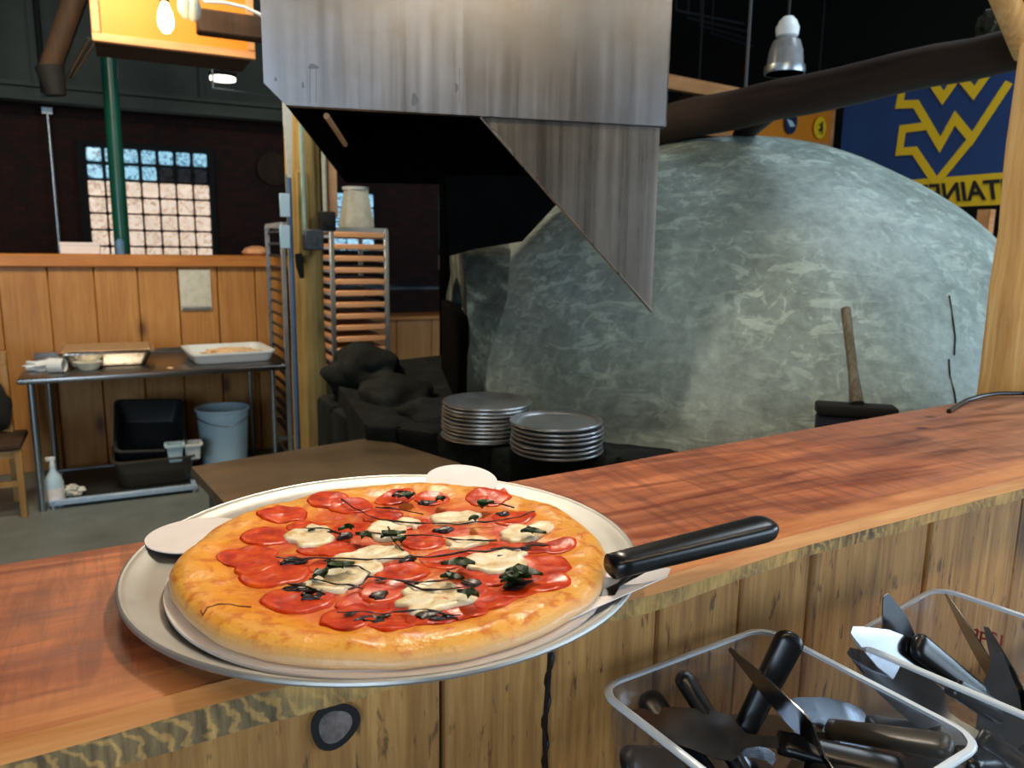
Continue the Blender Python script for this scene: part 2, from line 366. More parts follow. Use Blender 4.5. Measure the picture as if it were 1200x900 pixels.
def text_mesh(body, size, name, mat, parent, matrix, extrude=.0004, shear=0):
    cu = bpy.data.curves.new(name, 'FONT'); cu.body = body; cu.size = size; cu.extrude = extrude; cu.shear = shear; cu.offset = size * .022; cu.align_x = 'CENTER'; cu.align_y = 'CENTER'
    to = bpy.data.objects.new(name, cu); COL.objects.link(to)
    dg = bpy.context.evaluated_depsgraph_get(); me = bpy.data.meshes.new_from_object(to.evaluated_get(dg)); bpy.data.objects.remove(to)
    me.transform(matrix); me.materials.append(mat)
    o = bpy.data.objects.new(name, me); COL.objects.link(o); o.parent = parent; return o
# ------------------------------------------------------------------ the room
b = B(); b.box(-6, 8, -4.2, 10.6, -.1, 0); struct('floor', b, M['floor'])
b = B(); b.box(-6, 8, -4.2, 10.6, 4.6, 4.7); struct('ceiling', b, M['ceiling'])
b = B(); b.box(-6, 8, 10.4, 10.6, 0, 3.12); struct('wall_back', b, M['brick'])
b = B(); b.box(-6, 8, 10.42, 10.6, 3.12, 4.6); 
for x in (-2.4, -.72, 1.0, 2.6): b.box(x - .03, x + .03, 10.36, 10.42, 3.12, 4.6)
struct('wall_back_upper', b, M['concrete'])
b = B(); b.box(-6.1, -6, -4.2, 10.6, 0, 4.6); struct('wall_left', b, M['brick'])
b = B(); b.box(8, 8.1, -4.2, 10.6, 0, 4.6); struct('wall_right', b, M['ceiling'])
b = B(); b.box(-6, 8, -4.3, -4.2, 0, 4.6); struct('wall_front', b, M['wallpaint'])
# glass-block windows
W0 = onY(98, 170, 10.36); wx0, wz1 = W0.x, W0.z; bs = 1.33 / 7
b = B(); b.box(wx0 - .06, wx0 + 1.39, 10.3, 10.39, wz1, wz1 + .06); b.box(wx0 - .08, wx0 - .01, 10.3, 10.39, .9, wz1); b.box(wx0 + 1.33, wx0 + 1.39, 10.3, 10.39, .9, wz1)
b.box(wx0 - .01, wx0 + 1.34, 10.36, 10.39, .9, wz1)
wf = struct('window_1', b, M['blackmat'])
for kind in ('gb_blue', 'gb_warm', 'gb_dark'):
    b = B()
    for i in range(7):
        for j in range(9):
            k = 'gb_blue' if (j == 0 or (j == 1 and i < 4)) else ('gb_dark' if j == 1 else 'gb_warm')
            if k != kind: continue
            g = .012 if k == 'gb_warm' else .02
            b.box(wx0 + i * bs + g, wx0 + (i + 1) * bs - g, 10.32, 10.37, wz1 - (j + 1) * bs + g, wz1 - j * bs - g, .012)
    link({'gb_blue': 'blue_glass_blocks', 'gb_warm': 'lit_glass_blocks', 'gb_dark': 'dark_glass_blocks'}[kind], b, M[kind], wf)
b = B(); q = onY(388, 225, 10.3); b.box(q.x - .04, q.x + .6, 10.3, 10.39, q.z - .9, q.z + .06); wf2 = struct('window_2', b, M['blackmat'])
b = B()
for i in range(3):
    for j in range(4): b.box(q.x + .01 + i * .19, q.x + .18 + i * .19, 10.27, 10.32, q.z - .19 * (j + 1) + .01, q.z - .19 * j - .01, .012)
link('blue_glass_blocks', b, M['gb_blue'], wf2)
# daylight windows behind the camera
for n_, (cx, cy, ax) in enumerate(((-3.2, -4.18, 0), (5.4, -4.18, 0))):
    b = B()
    for xx in (-1.64, 0, 1.64): b.box(cx + xx - .05, cx + xx + .05, cy - .02, cy + .08, .7, 3.1)
    for zz in (.7, 3.1): b.box(cx - 1.69, cx + 1.69, cy - .02, cy + .08, zz - .05, zz + .05)
    struct('window_%d' % (n_ + 3), b, M['white'])
# steel beam along the brick top, conduit and dial on the back wall
a0 = onY(0, 105, 9.8); b = B()
for z_, h_ in ((a0.z + .07, .02), (a0.z - .07, .02)): b.box(-5.9, 7.9, 9.7, 9.9, z_ - h_, z_ + h_)
b.box(-5.9, 7.9, 9.79, 9.81, a0.z - .06, a0.z + .06); o = struct('trim_1', b, M['concrete'])
p0, p1 = onY(61, 132, 10.25), onY(70, 297, 10.25)
b = B(); b.cyl(p1, (p1.x, 10.25, p0.z), .022); b.box(p1.x - .05, p1.x + .05, 10.23, 10.4, p0.z - .02, p0.z + .05)
tag(link('conduit', b, M['pipe']), 'thin grey conduit running down the brick wall left of the glass-block window', 'pipe')
q = onY(321, 198, 10.3); b = B(); b.cyl((q.x, 10.33, q.z), (q.x, 10.39, q.z), .18, n=32); d = tag(link('wall_dial', b, M['clock']), 'round yellowed dial hanging on the dark back wall', 'clock')
b = B(); b.lathe([(.18, 0), (.2, 0), (.2, .03), (.18, .03)]); b.bm.transform(Matrix.Translation((q.x, 10.34, q.z)) @ Matrix.Rotation(pi / 2, 4, 'X')); link('rim', b, M['beam2'], d)
b = B(); b.box(q.x - .006, q.x + .006, 10.32, 10.33, q.z, q.z + .13); b.box(q.x, q.x + .08, 10.32, 10.33, q.z - .006, q.z + .006); link('hand', b, M['ink'], d)
# half wall of honey pine planks with a cap
HY = 6.15
xs = [-2.2, -1.6, -1.05] + [onY(x, 350, HY).x for x in (0, 58, 112, 163, 210, 256, 300)] + [onY(338, 350, HY).x]
zt = onY(100, 312, HY).z
b = B()
for i, (x0, x1) in enumerate(zip(xs, xs[1:])):
    b.box(x0 + .004, x1 - .004, HY + random.uniform(0, .008), HY + .05, 0, zt, .004, tone=random.uniform(.8, 1.08))
b.box(xs[0], xs[-1], HY + .04, HY + .12, 0, zt - .01, tone=.3)
struct('wall_half', b, M['plank_far'])
zc = onY(100, 298, HY - .04).z
b = B(); b.box(xs[0], xs[-1] + .03, HY - .04, HY + .2, zt - .005, zc, .008); struct('trim_2', b, M['cap'])
# ------------------------------------------------------------------ green poles, orange boxes, beams
p = onY(144, 297, 7.0); b = B(); b.cyl((p.x, 7, .0), (p.x, 7, 4.6), .058, n=24); gp = tag(link('green_pole', b, M['green']), 'green painted steel pole standing in front of the glass-block window', 'pole')
b = B(); b.cyl((p.x, 7, 1.30), (p.x, 7, 1.34), .075); link('collar', b, M['green'], gp)
p = onY(519, 250, 8.0); b = B(); b.cyl((p.x, 8, 0), (p.x, 8, 4.6), .045, n=20); g2 = tag(link('green_pole', b, M['green']), 'dark green pole seen in the gloom between the rack and the oven', 'pole')
q = onY(518, 308, 8.0); b = B(); b.box(q.x - .06, q.x + .06, 7.9, 7.96, q.z - .08, q.z + .08, .01); link('switch_box', b, M['white'], g2)
def orange_box(p0, p1, ztop, depth, label):
    z0, z1 = p0.z, p1.z; zb = (z0 + z1) / 2; x0, x1, y = p0.x, p1.x, p0.y
    t_ = thing('orange_sign_box', label, 'sign box', ((x0 + x1) / 2, y + depth / 2, zb))
    b = B(); b.box(x0 + .03, x1 - .03, y + .015, y + .03, zb + .03, ztop - .03); link('front_panel', b, M['orange'], t_)
    b = B(); b.box(x0, x1, y, y + .04, zb, zb + .045, .004); b.box(x0, x1, y, y + .04, ztop - .045, ztop, .004)
    for xx in (x0, x1 - .045): b.box(xx, xx + .045, y, y + .04, zb + .045, ztop - .045, .004)
    link('frame', b, M['trim'], t_)
    b = B(); b.box(x0 + .01, x1 - .01, y + .04, y + depth, zb + .02, ztop - .02); link('body', b, M['beam2'], t_)
    for xx in (x0 + .1, x1 - .1): b = B(); b.cyl((xx, y + depth / 2, ztop - .03), (xx, y + depth / 2, 4.6), .012); link('hanger', b, M['blackmat'], t_)
    return t_
orange_box(onY(108, 46, 5.0), onY(300, 71, 5.0), 3.35, .5, 'orange framed box hanging from the ceiling behind the glowing bulb')
e = onY(311, 62, 4.9)
b = B(); b.box(e.x + .02, e.x + .8, 4.7, 4.8, e.z - .0, e.z + .13, .01); 
b.cyl((e.x + .3, 4.75, e.z + .1), (e.x + .3, 4.75, 4.6), .01); link_ob = link('ceiling_board', b, M['beam2']); tag(link_ob, 'brown board hung beside the left orange box, half hidden by the hood', 'board')
a, c_ = onY(230, 25, 4.6), onY(306, 30, 4.6)
b = B(); b.box(a.x, c_.x + .5, 4.55, 4.65, a.z - .06, a.z + .06, .01); b.cyl((c_.x + .1, 4.6, a.z), (c_.x + .1, 4.6, 4.6), .01)
tag(link('ceiling_plank', b, M['beam2']), 'dark brown plank in front of the left orange box, under the white cable', 'board')
b = B(); pts = [onY(x, y, 4.45) for x, y in ((225, -14), (240, 2), (262, 3), (285, 8), (305, 17), (330, 32))]; pts = [Vector((pts[0].x, 4.45, 4.6))] + pts
b.tube(pts, .009); tag(link('white_cable', b, M['white']), 'white electric cable looping along the brown plank left of the hood', 'cable')
# dark diagonal beam with its black bracket
p0, p1 = onY(98, -30, 6.0), onY(57, 85, 6.0)
b = B(); d_ = (p1 - p0).normalized(); b.cyl(p0 - d_ * 1.2, p1, .085, .065, n=10); db = tag(link('diagonal_beam', b, M['beam2']), 'dark brown beam slanting down left of the orange box', 'beam')
q0, q1 = onY(58, 78, 5.95), onY(66, 112, 5.95)
b = B(); b.cyl(q0, q1, .085, .06, n=10); link('beam_shoe', b, M['blackmat'], db)
b = B()
for dx in (0, 9): b.cyl(onY(104 + dx, 45, 5.6), onY(78 + dx * .6, 92, 5.95), .012)
link('bracket_rod', b, M['pipe'], db)
p = onY(47, 60, 9.5); b = B(); b.cyl((p.x, 9.5, 3.1), (p.x, 9.5, 4.6), .03); tag(link('drop_pipe', b, M['blackmat']), 'black vertical pipe dropping from the ceiling at far left', 'pipe')
# hanging filament bulbs
def lamp(c, label, glow, s=1):
    t_ = thing('hanging_bulb', label, 'lamp', (c.x, c.y, c.z - .07), group=None)
    b = B(); b.lathe([(.0, -.065), (.018, -.058), (.032, -.035), (.036, -.005), (.03, .03), (.02, .055), (.015, .07)], tuple(c), 24); o = link('bulb', b, glow, t_)
    b = B(); b.cyl(c + Vector((0, 0, .07)), c + Vector((0, 0, .13)), .02); link('socket', b, M['blackmat'], t_)
    b = B(); b.cyl(c + Vector((0, 0, .13)), (c.x, c.y, 4.6), .004); link('cord', b, M['blackmat'], t_); return t_
bl = lamp(BULB, 'bright glowing filament bulb hanging in front of the orange box', M['bulb'])
# glass candle-shaped bulbs just right of it
for (x, y, k) in ((217, 5, 0), (226, 8, 1)):
    lamp(onY(x, y, 4.1), ('dim tapered glass bulb just right of the glowing bulb', 'yellowish tapered bulb furthest right beside the glowing bulb')[k], M['milky'])
# ceiling lamp disc far away
q = onY(261, 93, 9.0); t_ = thing('ceiling_lamp', 'small bright disc lamp glowing below the dark ceiling near the brick wall', 'lamp', (q.x, q.y, q.z))
b = B(); b.cyl(q + Vector((0, 0, -.01)), q + Vector((0, 0, .02)), .13, n=28); link('lamp_disc', b, M['disc'], t_)
b = B(); b.cyl(q + Vector((0, 0, .02)), q + Vector((0, 0, .06)), .14, n=28); b.cyl(q + Vector((0, 0, .05)), (q.x, q.y, 4.6), .012); link('lamp_housing', b, M['blackmat'], t_)
q = onY(250, 103, 8.9); e2 = onY(330, 116, 8.9); b = B(); b.tube([(q.x, 8.9, 4.6), (q.x, 8.9, q.z - .0), (e2.x, 8.9, q.z - .02), (e2.x + .4, 8.9, q.z - .02)], .012); tag(link('ceiling_pipe', b, M['pipe']), 'thin metal pipe bending below the small ceiling lamp', 'pipe')
# right hand log beam with brace
BX = 2.22
p0, p1 = onX(1182, 60, BX), onX(795, 143, BX); d_ = (p1 - p0).normalized(); p0 = p0 - d_ * .25
b = B(); n_ = 14; pts = [p0 + (p1 - p0) * (k / n_) for k in range(n_ + 1)] ; pts = [pt + Vector((noise.noise(pt * 3) * .012, 0, noise.noise(pt * 4 + Vector((5, 0, 0))) * .012)) for pt in pts]; pts.append(p1 + d_ * 1.3)
b.tube(pts, [.052 + .0022 * k for k in range(n_ + 1)] + [.085], 14); lb = tag(link('log_beam', b, M['beam']), 'dark round log beam running above the oven dome to the right post', 'beam')
b = B(); b.tube([onX(912, 122, BX + .02), onX(868, 160, BX + .25)], .04, 10); link('brace', b, M['beam'], lb)
p = onD(1133 + 30, 32, 2.2)
b = B(); b.ball(p, (.035, .04, .05), 3, .6, 4, 2); tag(link('wall_insulation', b, M['neck']), 'ragged grey clump hanging beside the top of the right post', 'insulation')
b = B(); hw = 2.078; vs = b.box(hw, hw + .30, 1.125, 1.28, 0, 4.6, .02, seg=2)
bmesh.ops.subdivide_edges(b.bm, edges=[e_ for e_ in b.bm.edges if abs(e_.verts[0].co.z - e_.verts[1].co.z) > 2], cuts=60)
for v_ in b.bm.verts: v_.co += Vector((noise.noise(v_.co * 9), noise.noise(v_.co * 9 + Vector((9, 0, 0))), 0)) * .006
tag(link('timber_post', b, M['timber']), 'pale rough-hewn timber post rising behind the right end of the bar', 'post')
q = onD(1165, 5, 1.9); b = B(); b.cyl(q + Vector((-.05, -.02, .06)), q + Vector((.16, .0, -.09)), .03, .035, 10); tag(link('post_brace', b, M['timber']), 'pale wooden brace end meeting the right post at the top', 'brace')
# second orange box (right) with badges
YB = 6.0
p0, p1 = onY(820, 158, YB), onY(976, 173, YB)
ob = orange_box(Vector((p0.x, YB, p0.z)), Vector((p1.x, YB, p1.z)), p1.z + .42, .35, 'orange framed box with two round badges above the oven dome')
for (px, py, nm) in ((926, 143, 'blue'), (960, 150, 'yellow')):
    c0 = onY(px, py, YB - .01); rx, rz = (.075, .12) if nm == 'blue' else (.075, .11)
    rx *= 1.1
    b = B(); b.lathe([(0, 0), (1, 0), (1, .05), (0, .05)], n=32)
    b.bm.transform(Matrix.Translation(c0) @ Matrix.Diagonal((rx, 1, rz, 1)) @ Matrix.Rotation(pi / 2, 4, 'X') @ Matrix.Diagonal((1, 1, .3, 1)))
    bd = link('round_badge', b, M['badge_blue' if nm == 'blue' else 'yellow'], ob); bd['label'] = 'dark blue oval badge' if nm == 'blue' else 'yellow oval badge with a black rearing horse'
    b = B()
    if nm == 'blue':
        b.prism([c0 + Vector((-.07, -.02, .02)), c0 + Vector((.0, -.02, .01)), c0 + Vector((.05, -.02, -.04)), c0 + Vector((-.02, -.02, -.05))], (0, -.004, 0)); link('badge_emblem', b, M['ltblue'], bd)
    else:
        h = [(-.02, -.07), (-.005, -.03), (-.03, -.035), (-.035, -.02), (-.005, -.01), (.0, .015), (-.035, .03), (-.03, .04), (.0, .03), (.005, .06), (.02, .065), (.028, .045), (.02, .03), (.035, .0), (.025, -.02), (.035, -.04), (.02, -.07), (.01, -.065), (.02, -.04), (.008, -.025)]
        b.prism([c0 + Vector((x, -.02, z)) for x, z in h], (0, -.004, 0)); link('horse_emblem', b, M['ink'], bd)
p0, p1 = onY(785, 80, 5.2), onY(872, 104, 5.2)
b = B(); b.prism([p0 + Vector((-1.0, 0, 0)), p1, p1 + Vector((0, 0, -.1)), p0 + Vector((-1.0, 0, -.12))], (0, .06, 0)); tag(link('ceiling_plank', b, M['trim']), 'brown wooden plank hung above the log beam right of the hood', 'board')
# pendant lamp
c0 = onD(921, 60, 3.2); t_ = thing('pendant_lamp', 'unlit industrial pendant lamp with ribbed glass shade under the black ceiling', 'lamp', (c0.x, c0.y, c0.z - .09))
b = B(); b.lathe([(.078, -.085), (.074, -.06), (.068, .0), (.055, .04), (.03, .055)], tuple(c0), 28); link('lamp_shade', b, plain('frosted_shade', '77797a', .3, var=.2), t_)
b = B(); b.lathe([(.082, -.09), (.084, -.08), (.082, -.06), (.076, -.06), (.076, -.09)], tuple(c0), 28); link('shade_rim', b, M['pipe'], t_)
b = B(); b.lathe([(.03, .05), (.045, .06), (.048, .09), (.035, .12), (.02, .135)], tuple(c0), 20); link('lamp_cap', b, M['white'], t_)
b = B(); b.cyl(c0 + Vector((0, 0, .13)), (c0.x, c0.y, 4.6), .006); link('cord', b, M['blackmat'], t_)
q = onD(877, 50, 3.6); b = B(); b.cyl((q.x, q.y, 2.35), (q.x, q.y, 4.6), .008); tag(link('hanging_wire', b, M['darkgrey']), 'thin dark wire hanging straight down left of the pendant lamp', 'cable')
b = B()
for k in range(4):
    a, c_ = onZ(792 + k * 14, 12 + k * 9, 4.0), onZ(872 + k * 4, 28 + k * 9, 4.0); b.cyl(a, c_, .012)
    b.cyl(a, (a.x, a.y, 4.6), .006)
tag(link('ceiling_track', b, M['darkgrey']), 'thin grey metal tracks under the black ceiling right of the hood', 'track')
# banner
FX = 4.8
A, C1, C2 = onX(990, 116, FX), onX(1178, 80, FX), onX(1172, 238, FX)
ftop = A.z; fbot = onX(1172, 240, FX).z; fy1 = A.y; fy0 = 1.75
b = B(); b.box(FX, FX + .012, fy0, fy1, fbot, ftop); fl = tag(link('banner', b, M['flag_blue']), 'blue and gold university banner seen in reverse, hanging behind the dome', 'banner')
FXf = FX - .009
b = B(); zb1 = onX(1100, 208, FX).z; b.box(FX - .006, FX, fy0, fy1, fbot, (zb1 + onX(1170, 203, FX).z) / 2); link('gold_band', b, M['flag_gold'], fl)
def zp(x, y): return 780 + x / 2.857, y / 2.857
def stroke(pts, wz=.026, dx=0):
    b = B()
    P = [onX(*zp(*q), FXf - dx) for q in pts]
    L, Rr = [], []
    for i, p_ in enumerate(P):
        d0 = (P[i] - P[i - 1]).normalized() if i else (P[1] - P[0]).normalized()
        d1 = (P[i + 1] - P[i]).normalized() if i < len(P) - 1 else d0
        n0 = Vector((0, -d0.z, d0.y)); n1 = Vector((0, -d1.z, d1.y)); nm = (n0 + n1).normalized(); k = wz / max(.35, nm.dot(n0))
        L.append(p_ + nm * k); Rr.append(p_ - nm * k)
    for i in range(len(P) - 1):
        b.prism([L[i], L[i + 1], Rr[i + 1], Rr[i]], (.003, 0, 0))
    return b
b = stroke([(795, 285), (782, 350), (838, 348), (918, 485), (968, 395), (1025, 465), (1150, 275)])
for kq, q in enumerate([[(885, 420), (793, 432), (782, 508), (833, 504), (905, 612), (1025, 465)], [(885, 262), (928, 328), (982, 250), (1032, 312), (1090, 228), (1150, 140)], [(795, 285), (800, 220), (880, 205), (885, 262)]]):
    o2 = stroke(q, dx=.002 * (kq + 1)); me_ = bpy.data.meshes.new('t'); o2.bm.to_mesh(me_); b.bm.from_mesh(me_); bpy.data.meshes.remove(me_)
lg = link('interlocking_letters_logo', b, M['flag_gold'], fl)
# mirrored lettering
pc = onX(1138, 226, FX - .012)
ml = Matrix.Identity(4)
# local x of the text -> +y (reads in reverse from this side), local y -> +z
mt = Matrix(((0, 0, -1, FX - .012), (1, 0, 0, 0), (0, 1, 0, 0), (0, 0, 0, 1)))
tm = text_mesh('MOUNTAINEERS', .165, 'banner_lettering', M['ink'], fl, Matrix.Identity(4), .002, .25)
xs_ = [v_.co.x for v_ in tm.data.vertices]; wtot = max(xs_) - min(xs_)
# the letters TAIN sit at the visible spot: shift so that their centre is at pc
cyt = pc.y - .09
mm = Matrix(((0, 0, -1, 0), (1, 0, 0, cyt), (0, 1, 0, (fbot + zb1) / 2 - .01), (0, 0, 0, 1)))
mm.translation.x = FX - .012
for v_ in tm.data.vertices: v_.co.z = -v_.co.z
tm.data.transform(chain(fl).inverted() @ mm)
for v_ in tm.data.vertices: pass
# wood bits beneath the banner
q = onX(1150, 258, FX - .1); b = B(); b.box(FX - .1, FX - .05, q.y - .05, q.y + .03, 0, fbot - .03); b.box(FX - .12, FX - .04, 1.6, 3.4, 1.35, 1.43)
tag(link('wood_rail', b, M['trim']), 'light wooden rail and stud below the banner beside the right post', 'rail')

# ------------------------------------------------------------------ the bar
ZB = 1.27
fr = [(-1.2, .49), (-.093, .551), (.051, .562), (.463, .573), (.686, .601), (1.165, .627), (2.6, .705)]
bk = [(-1.2, .875), (-.135, .909), (.51, .950), (1.3, 1.03), (1.74, 1.071), (1.8, 1.075), (2.6, 1.09)]
def fy(x, P=fr):
    for (x0, y0), (x1, y1) in zip(P, P[1:]):
        if x <= x1: return y0 + (y1 - y0) * (x - x0) / (x1 - x0)
    return P[-1][1]
bar = thing('bar_counter', 'long stained wooden bar ledge with raw sawn front edge under the pizza', 'counter', (.6, .76, 0))
b = B(); N = 120; rows = []
for i in range(N + 1):
    x = -1.2 + 3.8 * i / N; yf = fy(x) + noise.noise(Vector((x * 9, 0, 0))) * .003; yb = fy(x, bk) + noise.noise(Vector((x * 7, 4, 0))) * .003
    rows.append([(x, yf + .012, ZB - .003), (x, yf + .022, ZB), (x, yb - .006, ZB), (x, yb, ZB - .006), (x, yb, ZB - .024), (x, yf + .012, ZB - .024)])
vv = [[b.bm.verts.new(q) for q in r_] for r_ in rows]
for r0, r1 in zip(vv, vv[1:]):
    for k in range(6): b.bm.faces.new((r0[k], r0[(k + 1) % 6], r1[(k + 1) % 6], r1[k]))
b.bm.faces.new(vv[0]); b.bm.faces.new(vv[-1][::-1]); link('bar_top', b, M['bar'], bar)
b = B(); vv = []
for i in range(N + 1):
    x = -1.2 + 3.8 * i / N; yf = fy(x) + noise.noise(Vector((x * 9, 0, 0))) * .003; dz = noise.noise(Vector((x * 12, 8, 0))) * .003
    hh = .036 - max(0, min(1, (x - .1) / .45)) * .012
    vv.append([b.bm.verts.new(q) for q in [(x, yf, ZB - .008), (x, yf + .012, ZB - .003), (x, yf + .012, ZB - hh), (x, yf + .001, ZB - hh + dz)]])
for r0, r1 in zip(vv, vv[1:]):
    for k in range(4): b.bm.faces.new((r0[k], r0[(k + 1) % 4], r1[(k + 1) % 4], r1[k]))
b.bm.faces.new(vv[0]); b.bm.faces.new(vv[-1][::-1]); link('sawn_front_edge', b, M['bar_edge'], bar)
b = B(); vv = []
for i in range(N + 1):
    x = -1.2 + 3.8 * i / N; yf = fy(x) + noise.noise(Vector((x * 9, 0, 0))) * .003; ww = .004 + .004 * (noise.noise(Vector((x * 5, 2, 0))))
    vv.append([b.bm.verts.new(q) for q in [(x, yf - .0005, ZB - .008), (x, yf + .010, ZB - .0015), (x, yf + .010 + ww, ZB + .0012), (x, yf + .013 + ww, ZB - .004), (x, yf + .010, ZB - .009)]])
for r0, r1 in zip(vv, vv[1:]):
    for k in range(5): b.bm.faces.new((r0[k], r0[(k + 1) % 5], r1[(k + 1) % 5], r1[k]))
b.bm.faces.new(vv[0]); b.bm.faces.new(vv[-1][::-1]); link('worn_front_corner', b, M['bar_arris'], bar)
# plank front
sx_ = [-1.2, -.75, -.3, .255, .381 + .0, .528, .66, .789, 1.046, 1.297, 1.5, 1.75, 2.05, 2.4]
sx_ = [-1.2, -.75, -.22, .255, .528, .66, .789, 1.046, 1.297, 1.5, 1.75, 2.05, 2.4]
b = B(); k_ = .05
for x0, x1 in zip(sx_, sx_[1:]):
    a_ = math.atan(k_); mm = Matrix.Translation((x0, .63 + k_ * x0, 0)) @ Matrix.Rotation(a_, 4, 'Z')
    b.box(.003, (x1 - x0) - .003, random.uniform(0, .004), .03, 0, ZB - .024, .003, mat=mm, tone={.255: .95, -.22: .72}.get(x0, random.uniform(.88, 1.12)))
mm = Matrix.Translation((-1.2, .57, 0)) @ Matrix.Rotation(math.atan(k_), 4, 'Z'); b.box(0, 3.6, .032, .06, 0, ZB - .04, mat=mm, tone=.25)
link('plank_front', b, M['plank_near'], bar)
kp = onY(393, 852, .632); t2 = B()
t2.lathe([(0, .004), (.012, .005), (.0185, .003), (.0195, 0), (.0195, -.01), (0, -.01)], n=28, wob=lambda a, r: 1 + .06 * sin(3 * a + 1)); t2.bm.transform(Matrix.Translation(kp + Vector((0, .005, 0))) @ Matrix.Rotation(pi / 2, 4, 'X') @ Matrix.Diagonal((1, 1.05, 1, 1)))
link('wood_knot', t2, plain('grey_knot', '6a605c', .4, var=.5, scale=90), bar)['label'] = 'loose dark grey knot'
b = B(); b.lathe([(.0192, 0), (.0225, 0), (.0225, .002), (.0192, .002)], n=28, wob=lambda a, r: 1 + .06 * sin(3 * a + 1)); b.bm.transform(Matrix.Translation(kp + Vector((0, .003, 0))) @ Matrix.Rotation(pi / 2, 4, 'X')); link('knot_crack', b, M['blackmat'], bar)
# cord hanging down the plank front
b = B(); q0 = onY(643, 766, .645); pts = []
for i in range(30):
    z = ZB - .04 - i * .01; pts.append((q0.x - .004 + .002 * sin(i * .35), .645 - .006 + .0, z))
b.tube(pts, .0028); 
b.tube([(p_[0] + .003 * cos(i * 1.3), p_[1] - .003 * sin(i * 1.3), p_[2]) for i, p_ in enumerate(pts)], .0022)
tag(link('power_cable', b, M['black']), 'twisted black cord hanging down the plank front below the pizza pan', 'cord')
# cable on the bar by the post
pts = [onZ(x, y, ZB + .004 + dz) for x, y, dz in ((1112, 482, 0), (1122, 475, 0), (1133, 469, 0), (1150, 464, .004), (1170, 461, .006), (1200, 461, .004), (1240, 470, .0))]
b = B(); b.tube(pts, .005, 10); tag(link('black_cable', b, M['black']), 'black cable lying on the bar top at the foot of the right post', 'cable')
# ------------------------------------------------------------------ pizza on its pan
PC = Vector((.232, .735, ZB)); 
pan = thing('pizza_pan', 'wide round aluminium pan holding the pizza on the bar', 'pan', PC)
b = B(); b.lathe([(0, .0130), (.232, .0130), (.243, .0165), (.2485, .019), (.254, .0205), (.2572, .0195), (.2572, .0165), (.2535, .0150), (.246, .0145), (.215, 0), (0, 0)], tuple(PC), 96); link('pan_body', b, M['alu'], pan)
b = B(); pts = [PC + Vector((.2552 * cos(a), .2552 * sin(a), .0185)) for a in [2 * pi * k / 96 for k in range(97)]]; b.tube(pts, .0028, 8); link('rolled_rim', b, M['alu'], pan)
ZP = ZB + .004
PZ = Vector((.227, .697, ZB + .0205)); RP = .2085
def round_sheet(c, r, th, n=64, wob=None, tilt=None):
    b = B(); b.lathe([(0, 0), (r, 0), (r, th), (0, th)], (0, 0, 0), n, wob)
    m_ = Matrix.Translation(c)
    if tilt: m_ = m_ @ Matrix.Rotation(tilt[0], 4, tilt[1])
    b.bm.transform(m_); return b
card = tag(link('cardboard_round', round_sheet((PZ.x - .001, PZ.y - .0, ZB + .0176), .2135, .0028, 96), M['paper']), 'white cardboard round lying under the pizza', 'cardboard')
def disc_from_px(x0, x1, y0, z):   # left/right extents and top row of a round sheet
    l, r_ = onZ(x0, y0, z), onZ(x1, y0, z); return (l + r_) / 2, (r_ - l).length / 2
c1 = onZ(232, 627, ZB + .0210); tag(link('paper_plate', round_sheet(c1, .052, .0012), M['paper']), 'small white paper round sticking out at the left of the pizza', 'paper plate', 'white papers tucked under the pizza')
c2 = onZ(541, 563, ZB + .0285); tag(link('paper_plate', round_sheet(c2, .047, .0012, tilt=(R(9), 'X')), M['paper']), 'small white paper round sticking out behind the pizza', 'paper plate', 'white papers tucked under the pizza')
zq = ZB + .0206
b = B(); b.prism([onZ(x, y, zq) for x, y in ((250, 742), (262, 764), (296, 780), (360, 787), (462, 786), (520, 770), (480, 720), (350, 700))], (0, 0, .0006)); tag(link('paper_sheet', b, M['paper']), 'white paper edge showing at the front left below the pizza crust', 'paper', 'white papers tucked under the pizza')
zq = ZB + .0225
b = B(); b.prism([onZ(x, y, zq) for x, y in ((640, 690), (700, 660), (786, 667), (782, 676), (700, 712), (650, 735))], (0, 0, .001)); tag(link('paper_sheet', b, M['paper']), 'white pointed paper corner under the black server handle', 'paper', 'white papers tucked under the pizza')
pz = thing('pizza', 'round pizza with tomato, mozzarella, basil and balsamic drizzle', 'pizza', PZ)
def pw(a): return 1 + .018 * noise.noise(Vector((cos(a) * 2.2, sin(a) * 2.2, 1))) + .010 * noise.noise(Vector((cos(a) * 6, sin(a) * 6, 5)))
prof = [(0, .0105), (.03, .0105), (.06, .0112), (.09, .011), (.12, .0115), (.145, .012), (.158, .0130), (.172, .0155), (.185, .0178), (.195, .0175), (.203, .0145), (.208, .0095), (.2088, .005), (.205, .0005), (.19, 0), (0, 0)]
def pz_h(r, a):
    for (r0, z0), (r1, z1) in zip(prof[:10], prof[1:11]):
        if r <= r1: z = z0 + (z1 - z0) * (r - r0) / (r1 - r0); break
    else: z = .02
    return z * (1 + .26 * noise.noise(Vector((r * cos(a) * 22, r * sin(a) * 22, 2))) + .14 * noise.noise(Vector((r * cos(a) * 60, r * sin(a) * 60, 7))))
b = B(); n = 160; rings = []
fine = []
for (r0, z0), (r1, z1) in zip(prof, prof[1:]):
    for s_ in range(3 if r1 >= r0 else 1): fine.append((r0 + (r1 - r0) * s_ / 3, z0 + (z1 - z0) * s_ / 3))
